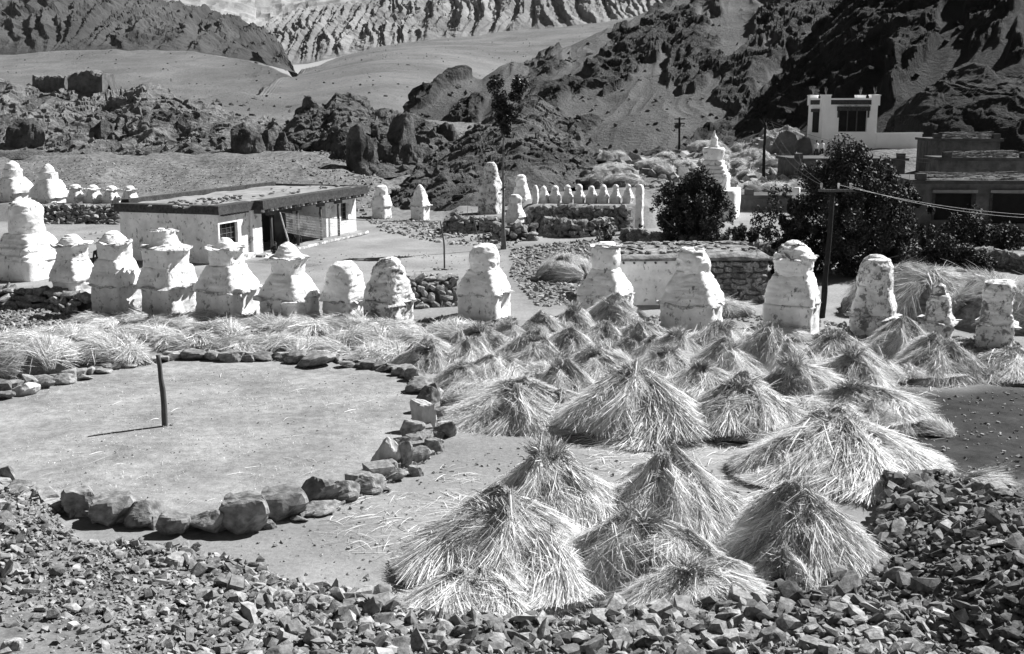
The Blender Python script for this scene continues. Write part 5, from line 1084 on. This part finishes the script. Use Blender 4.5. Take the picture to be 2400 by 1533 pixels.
# loose sheaves lying in heaps
def dome_core(seed):
    nu, nv = 32, 12; a = np.linspace(0, 2 * PI, nu, endpoint=False)[:, None]; t = np.linspace(0, 1, nv)[None]
    r = np.cos(t * PI / 2) ** .8 + .001; x = r * np.cos(a); y = r * np.sin(a); z = np.sin(t * PI / 2) - .05 + 0 * a
    d = .12 * fbm(x * 2.5 + seed * 3, y * 2.5, z * 2, 3, seed)
    return mesh_np('heap', np.stack([x * (1 + d), y * (1 + d), z * (1 + d)], -1), grid_faces(nu, nv, True), [M['straw_core']], True)
DOMES = [dome_core(i) for i in range(4)]
def straw_heap(x, y, z, rx, ry, h, ns, label, seed, group, size=1.0, name='straw_heap', cat='straw heap', dull=.15):
    r_ = np.random.default_rng(seed); t = empty(name, (x, y, z), r_.uniform(-.3, .3))
    obj('heap', DOMES[int(r_.integers(0, 4))], t, scl=(rx * .92, ry * .92, h * .85))
    for i in range(ns):
        a = r_.uniform(0, 2 * PI); q = math.sqrt(r_.uniform(0, .92)); sx_, sy_ = rx * q * math.cos(a), ry * q * math.sin(a)
        zz_ = h * math.sqrt(max(0, 1 - q * q)) * .85 + .05
        nv = Vector((sx_ / (rx * rx), sy_ / (ry * ry), max(.25, math.sqrt(max(0, 1 - q * q))) / max(h, .2))).normalized()
        tv = Vector((math.cos(yy_ := r_.uniform(0, 2 * PI)), math.sin(yy_), r_.normal(0, .15))); tv = (tv - nv * tv.dot(nv)).normalized(); bv = nv.cross(tv)
        s_ = size * r_.uniform(.75, 1.2)
        obj('sheaf', SHEAF_L[int(r_.integers(8, 11)) if r_.random() < dull else int(r_.integers(0, 8))], t, (sx_, sy_, zz_), Matrix((tv, bv, nv)).transposed().to_euler(), (s_, s_, s_ * .8))
    return tag(t, label, cat, group)
GB = 'straw heaps in the low bank behind the ring'
BANK = [(75, 882, 230, 105, 15), (250, 862, 175, 78, 11), (40, 815, 150, 46, 7), (150, 800, 150, 50, 8), (215, 770, 120, 34, 6), (330, 800, 140, 48, 8), (430, 820, 150, 56, 9), (420, 770, 150, 42, 8), (520, 790, 150, 52, 9), (560, 832, 140, 42, 8), (600, 770, 140, 46, 9), (650, 825, 150, 52, 9), (700, 785, 150, 56, 9), (750, 832, 130, 44, 8), (800, 778, 150, 50, 9), (845, 815, 150, 62, 10), (900, 850, 130, 62, 9), (900, 785, 140, 46, 8), (955, 815, 130, 54, 8), (690, 765, 120, 36, 7), (500, 755, 130, 34, 7), (300, 765, 110, 32, 6)]
BL = ['large straw heap spilling over the left rim of the ring', 'straw heap leaning on the ring behind the wooden post']
for i, (px, base, w, h, ns) in enumerate(BANK):
    x, y, z = on_ground(px, base); k = ppm(y); rx = w / k / 2; ry = rx * .75; y += ry * .7; x *= (y) / (y - ry * .7)
    lab = BL[i] if i < 2 else ORD[i - 2] + ' flattened heap of loose straw in the low bank behind the ring'
    straw_heap(x, y, gz1(x, y), rx, ry, h / k * (.75 if i < 2 else .36), int(ns * 1.3), lab, 1000 + i, GB, .9, dull=.35)
GT = 'low tangles of straw between the stacks'
for i, (px, base, w, h, ns) in enumerate([(1130, 960, 170, 40, 8), (1330, 1010, 150, 30, 7), (1400, 880, 170, 40, 8), (1250, 905, 150, 40, 8), (1560, 940, 150, 36, 7), (1600, 1010, 130, 26, 6), (1660, 900, 150, 36, 7), (1780, 930, 150, 36, 7), (1480, 820, 150, 36, 7), (1340, 830, 150, 34, 7), (1230, 850, 150, 34, 7), (1620, 830, 150, 36, 7), (1740, 830, 150, 36, 7), (1880, 890, 150, 34, 7), (1900, 990, 150, 30, 7), (2070, 900, 150, 30, 7), (1150, 1000, 160, 30, 8), (1060, 800, 140, 34, 7), (1400, 790, 140, 34, 7), (2080, 850, 140, 30, 6), (1960, 850, 140, 30, 6), (1840, 800, 120, 26, 5), (1300, 790, 120, 26, 6), (1850, 1060, 120, 24, 5)]):
    x, y, z = on_ground(px, base); k = ppm(y); rx = w / k / 2
    straw_heap(x, y + rx * .6, z, rx, rx * .8, h / k * .8, ns, ORD[i] + ' low tangle of straw lying between the stacks of the middle field', 1050 + i, GT, .9)
# straw on the terraces and slope at the right, and by the low house
GF = 'straw heaps spread on the terraced slope'
r_f = np.random.default_rng(66); far = []
for row, (py, xs) in enumerate([(452, (1760, 1985)), (432, (1700, 2000)), (432, (1390, 1620)), (412, (1400, 1960)), (394, (1400, 1960)), (378, (1400, 1940)), (362, (1440, 1900)), (350, (1500, 1880))]):
    xx = xs[0]
    while xx < xs[1]:
        far.append((xx + r_f.uniform(-8, 8), py + r_f.uniform(-6, 6))); xx += r_f.uniform(44, 74)
far = [f for f in far if not (1745 < f[0] < 1890 and f[1] < 372) and r_f.random() < .72]
far.sort(key=lambda f: (-round(f[1] / 18), f[0])); far_rows = {}
for f in far: far_rows.setdefault(round(f[1] / 18), []).append(f)
far_keys = sorted(far_rows, reverse=True)
def far_label(i):
    rk = round(far[i][1] / 18); r = far_keys.index(rk); c = far_rows[rk].index(far[i])
    return ORD[c] + ' straw heap from the left in the ' + ['lowest', 'second lowest', 'third', 'fourth', 'fifth', 'sixth', 'top', 'topmost'][r] + ' row on the terraced slope'
for i, (px, py) in enumerate(far):
    x, y, z = on_ground(px, py); k = ppm(y); rx = math.exp(r_f.uniform(math.log(34), math.log(110))) / k / 2
    straw_heap(x, y, z - .05, rx * r_f.uniform(.8, 1.3), rx * .8, r_f.uniform(.3, .6) + rx * r_f.uniform(.1, .4), int(5 + 5 * rx), far_label(i), 1100 + i, GF, 1.0, dull=.45)
x, y, z = on_ground(1330, 660); straw_heap(x, y + .8, gz1(x, y + .8), 1.35, 1.1, 1.15, 14, 'shaggy straw heap left of the low white house', 1201, None, .9)
x, y, z = on_ground(2230, 760); straw_heap(x, y + 2.2, gz1(x, y + 2.2), 3.6, 2.2, 2.0, 34, 'big tangled straw heap behind the right-hand shrines', 1202, None, 1.1, dull=.8)
x, y, z = on_ground(2420, 780); straw_heap(x, y + 1.5, gz1(x, y + 1.5), 2.6, 1.8, 1.6, 20, 'tangled straw heap at the right edge behind the leaning shrine', 1203, None, 1.1, dull=.85)
x, y, z = on_ground(1720, 740); straw_heap(x, y + .3, z, 1.0, .8, .5, 8, 'small straw heap between the two tall shrines', 1204, None, .8)
x, y, z = on_ground(2310, 1150); straw_heap(x, y + .4, gz1(x, y + .4), 1.1, .3, .1, 3, 'thin straw patch at the corner of the dark threshing floor', 1205, None, .7)
x, y, z = on_ground(2130, 1020); straw_heap(x, y + .4, gz1(x, y + .4), 1.1, .6, .3, 7, 'thin straw patch beside the dark threshing floor', 1206, None, .75)
# single stalks lying on the ground
def stalks(px, n, label, seed, lo=.08, hi=.35):
    r_ = np.random.default_rng(seed); P = np.array([on_ground(*p)[:2] for p in px])
    X = r_.uniform(P[:, 0].min(), P[:, 0].max(), n * 4); Y = r_.uniform(P[:, 1].min(), P[:, 1].max(), n * 4); kk = in_poly(X, Y, P) & (noise(X * .9, Y * .9, 0 * X, seed) > -.15); X, Y = X[kk][:n], Y[kk][:n]; n = len(X)
    a = r_.normal(.5, .8, n); L = r_.uniform(lo, hi, n); dx, dy = np.cos(a) * L, np.sin(a) * L
    def g(x, y, h): return np.stack([x, y, gz(x, y) + h], -1)
    V, F = ribbons(g(X - dx, Y - dy, .015), g(X, Y, .015 + r_.uniform(0, .05, n)), g(X + dx, Y + dy, .015), .0045, r_)
    return tag(obj('loose_straw', mesh_np('loose_straw', V, F, [M['straw']], False)), label, kind='stuff')
stalks([(780, 1200), (1000, 1080), (1120, 1110), (1080, 1220), (900, 1330), (760, 1260)], 420, 'stalks of straw scattered between the ring and the stacks', 1301)
stalks([(1300, 1045), (1700, 1055), (1850, 1100), (1820, 1160), (1700, 1180), (1420, 1140)], 650, 'stalks of straw scattered on the bare earth among the stacks', 1302)
stalks([(850, 1400), (1000, 1300), (1200, 1300), (1700, 1300), (2000, 1350), (1700, 1430), (1200, 1470), (960, 1450)], 1800, 'stalks of straw trodden round the front cluster of stacks', 1303)
stalks([(1060, 900), (1500, 780), (1900, 780), (2300, 890), (2080, 960), (1800, 1060), (1100, 1030)], 4500, 'litter of straw under the middle field of stacks', 1304)
stalks([(40, 1120), (300, 880), (800, 870), (950, 930), (900, 1060), (500, 1190), (200, 1180)], 90, 'stray stalks of straw on the beaten threshing floor', 1306)
stalks([(20, 1130), (60, 915), (300, 870), (800, 860), (960, 930), (900, 1080), (500, 1200), (200, 1190)], 2600, 'tiny bits of straw scattered over the beaten threshing floor', 1307, .008, .03)
stalks([(0, 890), (200, 870), (400, 838), (900, 860), (960, 800), (900, 755), (0, 770)], 3500, 'litter of straw under the low straw bank', 1305)

# ---------------------------------------------------------------- poles, wires and the volleyball net
def p3(px, py, D): return Vector(at(px, py, D))
lb = on_ground(1926, 745)
LP = pole('electric_pole', 'black leaning electric pole with a crossarm before the big dark tree', 'pole', [(lb[0], lb[1], lb[2] - .3), at(1940, 590, lb[1]), at(1952, 452, lb[1])], [.12, .10, .085], 'tarred', 10)
lt = Vector(at(1952, 452, lb[1])) - Vector((lb[0], lb[1], lb[2] - .3))
MB().box(lt.x - .55, lt.x + .75, -.06, .06, lt.z + .04, lt.z + .13).build('crossarm', M['timber'], LP)
for dx in (-.45, .2, .65): MB().tube([(lt.x + dx, 0, lt.z + .15), (lt.x + dx, 0, lt.z + .36)], [.035, .05], 8).build('insulator', M['slab'], LP)
ub = on_ground(1790, 428); UD = ub[1]
UP = pole('electric_pole', 'tall black upright pole among the straw heaps', 'pole', [(ub[0], ub[1], ub[2] - .3), at(1791, 350, UD), at(1794, 288, UD)], [.14, .12, .1], 'tarred', 10)
utop = Vector(at(1794, 288, UD)) - Vector((ub[0], ub[1], ub[2] - .3))
for dx in (-.5, -.15, .15, .5): MB().tube([(utop.x + dx * .3, 0, utop.z - .1), (utop.x + dx, 0, utop.z + .35)], [.025, .03], 6).build('insulator_arm', M['brush'], UP)
fb = on_ground(1592, 360); FD = fb[1]
FP = pole('electric_pole', 'distant thin pole with two short crossarms on the mountainside', 'pole', [(fb[0], fb[1], fb[2] - .3), at(1592, 310, FD), at(1593, 275, FD)], [.13, .12, .11], 'tarred', 8)
ftop = Vector(at(1593, 278, FD)) - Vector((fb[0], fb[1], fb[2] - .3))
for q in (0, -.45): MB().box(ftop.x - .55, ftop.x + .55, -.06, .06, ftop.z - .1 + q, ftop.z + .02 + q).build('crossarm', M['brush'], FP)
def wire(a, b, sag, label, r=.006, group='overhead wires'):
    a, b = Vector(a), Vector(b); pts = []
    for i in range(25):
        t = i / 24; p = a.lerp(b, t) - a; p.z -= sag * 4 * t * (1 - t); pts.append(p)
    return tag(MB().tube(pts, r, 4).build('overhead_wire', M['wire'], None, loc=a), label, 'wire', group)
lT = Vector(at(1952, 452, lb[1])); uT = Vector(at(1794, 290, UD)); rT = Vector(at(2440, 505, 46))
wire(lT + Vector((.2, 0, .3)), rT, .2, 'upper wire leading right from the leaning pole'); wire(lT + Vector((.65, 0, .25)), rT + Vector((.1, 0, -.12)), .25, 'lower wire leading right from the leaning pole')
hT = Vector(at(2260, 380, 84)); wire(uT + Vector((.4, 0, .2)), hT, .6, 'wire from the upright pole to the mud houses, the upper one', .012); wire(uT + Vector((.2, 0, .1)), hT + Vector((0, 0, -.15)), .8, 'wire from the upright pole to the mud houses, the lower one', .012)
wire(uT + Vector((.0, 0, .1)), lT + Vector((-.45, 0, .3)), .7, 'wire sagging from the upright pole to the leaning pole, left one', .007); wire(uT + Vector((.5, 0, .1)), lT + Vector((-.4, 0, .35)), .5, 'wire sagging from the upright pole to the leaning pole, right one', .007)
nb = on_ground(1042, 632); na = on_ground(690, 606); nt = Vector(at(1032, 518, nb[1])); nat = Vector(at(656, 497, na[1]))
pn = pole('net_pole', 'thin crooked net pole standing on the yard', 'pole', [(nb[0], nb[1], nb[2] - .2), at(1041, 570, nb[1]), nt], [.045, .04, .03], 'timber', 7)
for i in range(7): put(rnd.choice(STONES), 'foot_stone', (rnd.uniform(-.5, .6), rnd.uniform(-.15, .15), .24), (0, 0, rnd.uniform(0, 6)), (.2, .16, .12), pn)
pole('net_pole', 'thin net pole leaning before the porch', 'pole', [(na[0], na[1], na[2] - .2), nat], [.05, .035], 'slab', 7)
net = empty('volleyball_net', nat)
def top_rope(t): p = nat.lerp(nt, t); p.z -= .75 * t * (1 - t) ; return p - nat
MB().tube([top_rope(i / 20) for i in range(21)], .014, 4).build('top_rope', M['wire'], net)
mb = MB()
def low_rope(t): return top_rope(t) - Vector((0, 0, 1.0 + .25 * math.sin(t * PI) - .12 * t * 2))
for i in range(9):
    f = i / 8; mb.tube([top_rope(.04 + t * .025).lerp(low_rope(.04 + t * .025), f) for t in range(17)], .007, 3)
for i in range(56):
    t = .04 + .4 * i / 55; mb.tube([top_rope(t), low_rope(t)], .007, 3)
mb.build('mesh', M['slab'], net); tag(net, 'sagging volleyball net strung in front of the porch', 'net')
# thin sticks standing by the poplar and among the shrines
for i, (px, b_, t_, dx, lab) in enumerate([(1125, 572, 490, -20, 'thin pale stick leaning left beside the poplar'), (1122, 575, 485, 4, 'tallest thin stick in the clump beside the poplar'), (1130, 574, 500, 6, 'thin stick leaning right beside the poplar'), (1092, 545, 462, 6, 'dark stake standing by the low stone wall')]):
    g_ = on_ground(px, b_); pole('stick', lab, 'stick', [(g_[0], g_[1], g_[2] - .1), at(px + dx, t_, g_[1])], [.022, .012], 'bark', 5, 'thin sticks by the poplar')

# ---------------------------------------------------------------- people
def person(loc, rz, pose, label, top='cloth_dark', legs='cloth_dark', s_=1.0):
    if pose == 'stand':
        J = [((0, 0, .95), .14), ((0, 0, 1.15), .125), ((0, .01, 1.38), .145), ((0, .01, 1.5), .06), ((0, -.01, 1.58), .085), ((0, -.015, 1.68), .095), ((0, -.01, 1.76), .06),
             ((.1, 0, .88), .09), ((.11, -.02, .48), .062), ((.12, 0, .08), .045), ((.13, -.14, .04), .04), ((-.1, 0, .88), .09), ((-.12, .05, .48), .062), ((-.13, .1, .08), .045), ((-.14, -.04, .04), .04),
             ((.2, .01, 1.4), .06), ((.25, .02, 1.12), .045), ((.24, -.08, .88), .035), ((.24, -.12, .79), .03), ((-.2, .01, 1.4), .06), ((-.25, .02, 1.12), .045), ((-.24, -.08, .88), .035), ((-.24, -.12, .79), .03)]
        hip, knee, sit = .95, .5, False
    else:
        J = [((0, 0, .16), .15), ((0, -.02, .36), .13), ((0, -.06, .58), .14), ((0, -.08, .7), .06), ((0, -.11, .77), .085), ((0, -.12, .87), .095), ((0, -.11, .95), .06),
             ((.1, -.05, .16), .09), ((.15, -.38, .42), .065), ((.14, -.42, .07), .045), ((.15, -.54, .04), .04), ((-.1, -.05, .16), .09), ((-.15, -.38, .40), .065), ((-.14, -.44, .07), .045), ((-.15, -.56, .04), .04),
             ((.2, -.06, .6), .06), ((.24, -.2, .42), .045), ((.14, -.38, .46), .035), ((.08, -.42, .47), .03), ((-.2, -.06, .6), .06), ((-.24, -.2, .42), .045), ((-.14, -.38, .46), .035), ((-.08, -.42, .47), .03)]
    E = [(0, 1), (1, 2), (2, 3), (3, 4), (4, 5), (5, 6), (0, 7), (7, 8), (8, 9), (9, 10), (0, 11), (11, 12), (12, 13), (13, 14), (2, 15), (15, 16), (16, 17), (17, 18), (2, 19), (19, 20), (20, 21), (21, 22)]
    me = bpy.data.meshes.new('person'); me.from_pydata([j[0] for j in J], E, []); o = bpy.data.objects.new('tmp', me); COL.objects.link(o)
    o.modifiers.new('skin', 'SKIN'); o.modifiers.new('sub', 'SUBSURF').levels = 1
    for i, j in enumerate(J): me.skin_vertices[0].data[i].radius = (j[1], j[1]); me.skin_vertices[0].data[i].use_root = (i == 0)
    dg = bpy.context.evaluated_depsgraph_get(); m2 = bpy.data.meshes.new_from_object(o.evaluated_get(dg)); bpy.data.objects.remove(o)
    m2.name = 'person'; m2.materials.clear()
    for m in (top, legs, 'skin', 'cloth_dark'): m2.materials.append(M[m])
    head = 1.53 if pose == 'stand' else .72
    hp = np.array([J[i][0] for i in (18, 22)])
    lg = np.array([J[i][0] for i in (8, 9, 10, 12, 13, 14, 7, 11)]); ub_ = np.array([J[i][0] for i in (1, 2, 15, 16, 19, 20, 17, 21)])
    for p in m2.polygons:
        c = np.array(p.center); p.use_smooth = True
        if c[2] > head: p.material_index = 3 if (c[2] > head + .12 or c[1] > J[5][0][1] + .03) else 2
        elif np.min(np.linalg.norm(hp - c, axis=1)) < .06: p.material_index = 2
        else: p.material_index = 1 if np.min(np.linalg.norm(lg - c, axis=1)) < np.min(np.linalg.norm(ub_ - c, axis=1)) else 0
    return tag(obj('person', m2, None, loc, (0, 0, rz), (s_, s_, s_)), label, 'person')
g_ = on_ground(644, 607); person((g_[0], g_[1], g_[2]), .6, 'sit', 'person in dark clothes sitting at the left end of the porch')
g_ = on_ground(236, 660); person((g_[0], g_[1], g_[2] + .0), .2, 'stand', 'person in dark clothes standing between two front shrines at left', s_=1.0)
t_ = (house.matrix_basis @ Vector((along_px(720), -.75, .15))); person(t_, 1.0, 'sit', 'person crouching on the porch behind the net', s_=.8)
for (px, lab, tp_, lg_) in ((1913, 'person in a white shirt and dark trousers left of the tower house', 'cloth_pale', 'cloth_dark'), (1926, 'person in a pale shirt standing close to the tower house wall', 'cloth_pale', 'cloth_dark')):
    p = at(px, 352, 105.5); person((p[0], p[1], gz1(p[0], p[1])), .3, 'stand', lab, tp_, lg_, 1.05)

# ---------------------------------------------------------------- the air of the valley
bm = bmesh.new(); bmesh.ops.create_cube(bm, size=1); me = bpy.data.meshes.new('haze'); bm.to_mesh(me); bm.free()
hz = obj('haze', me, None, (0, 3600, 610), None, (8600, 8000, 1250)); tag(hz, kind='stuff')
hm = bpy.data.materials.new('haze'); hm.use_nodes = True; nt_ = hm.node_tree; nt_.nodes.remove(nt_.nodes['Principled BSDF'])
pv = nt_.nodes.new('ShaderNodeVolumePrincipled'); pv.inputs['Color'].default_value = (.92, .92, .92, 1); pv.inputs['Density'].default_value = 1.0e-5
nt_.links.new(pv.outputs[0], [q for q in nt_.nodes if q.type == 'OUTPUT_MATERIAL'][0].inputs['Volume']); me.materials.append(hm)
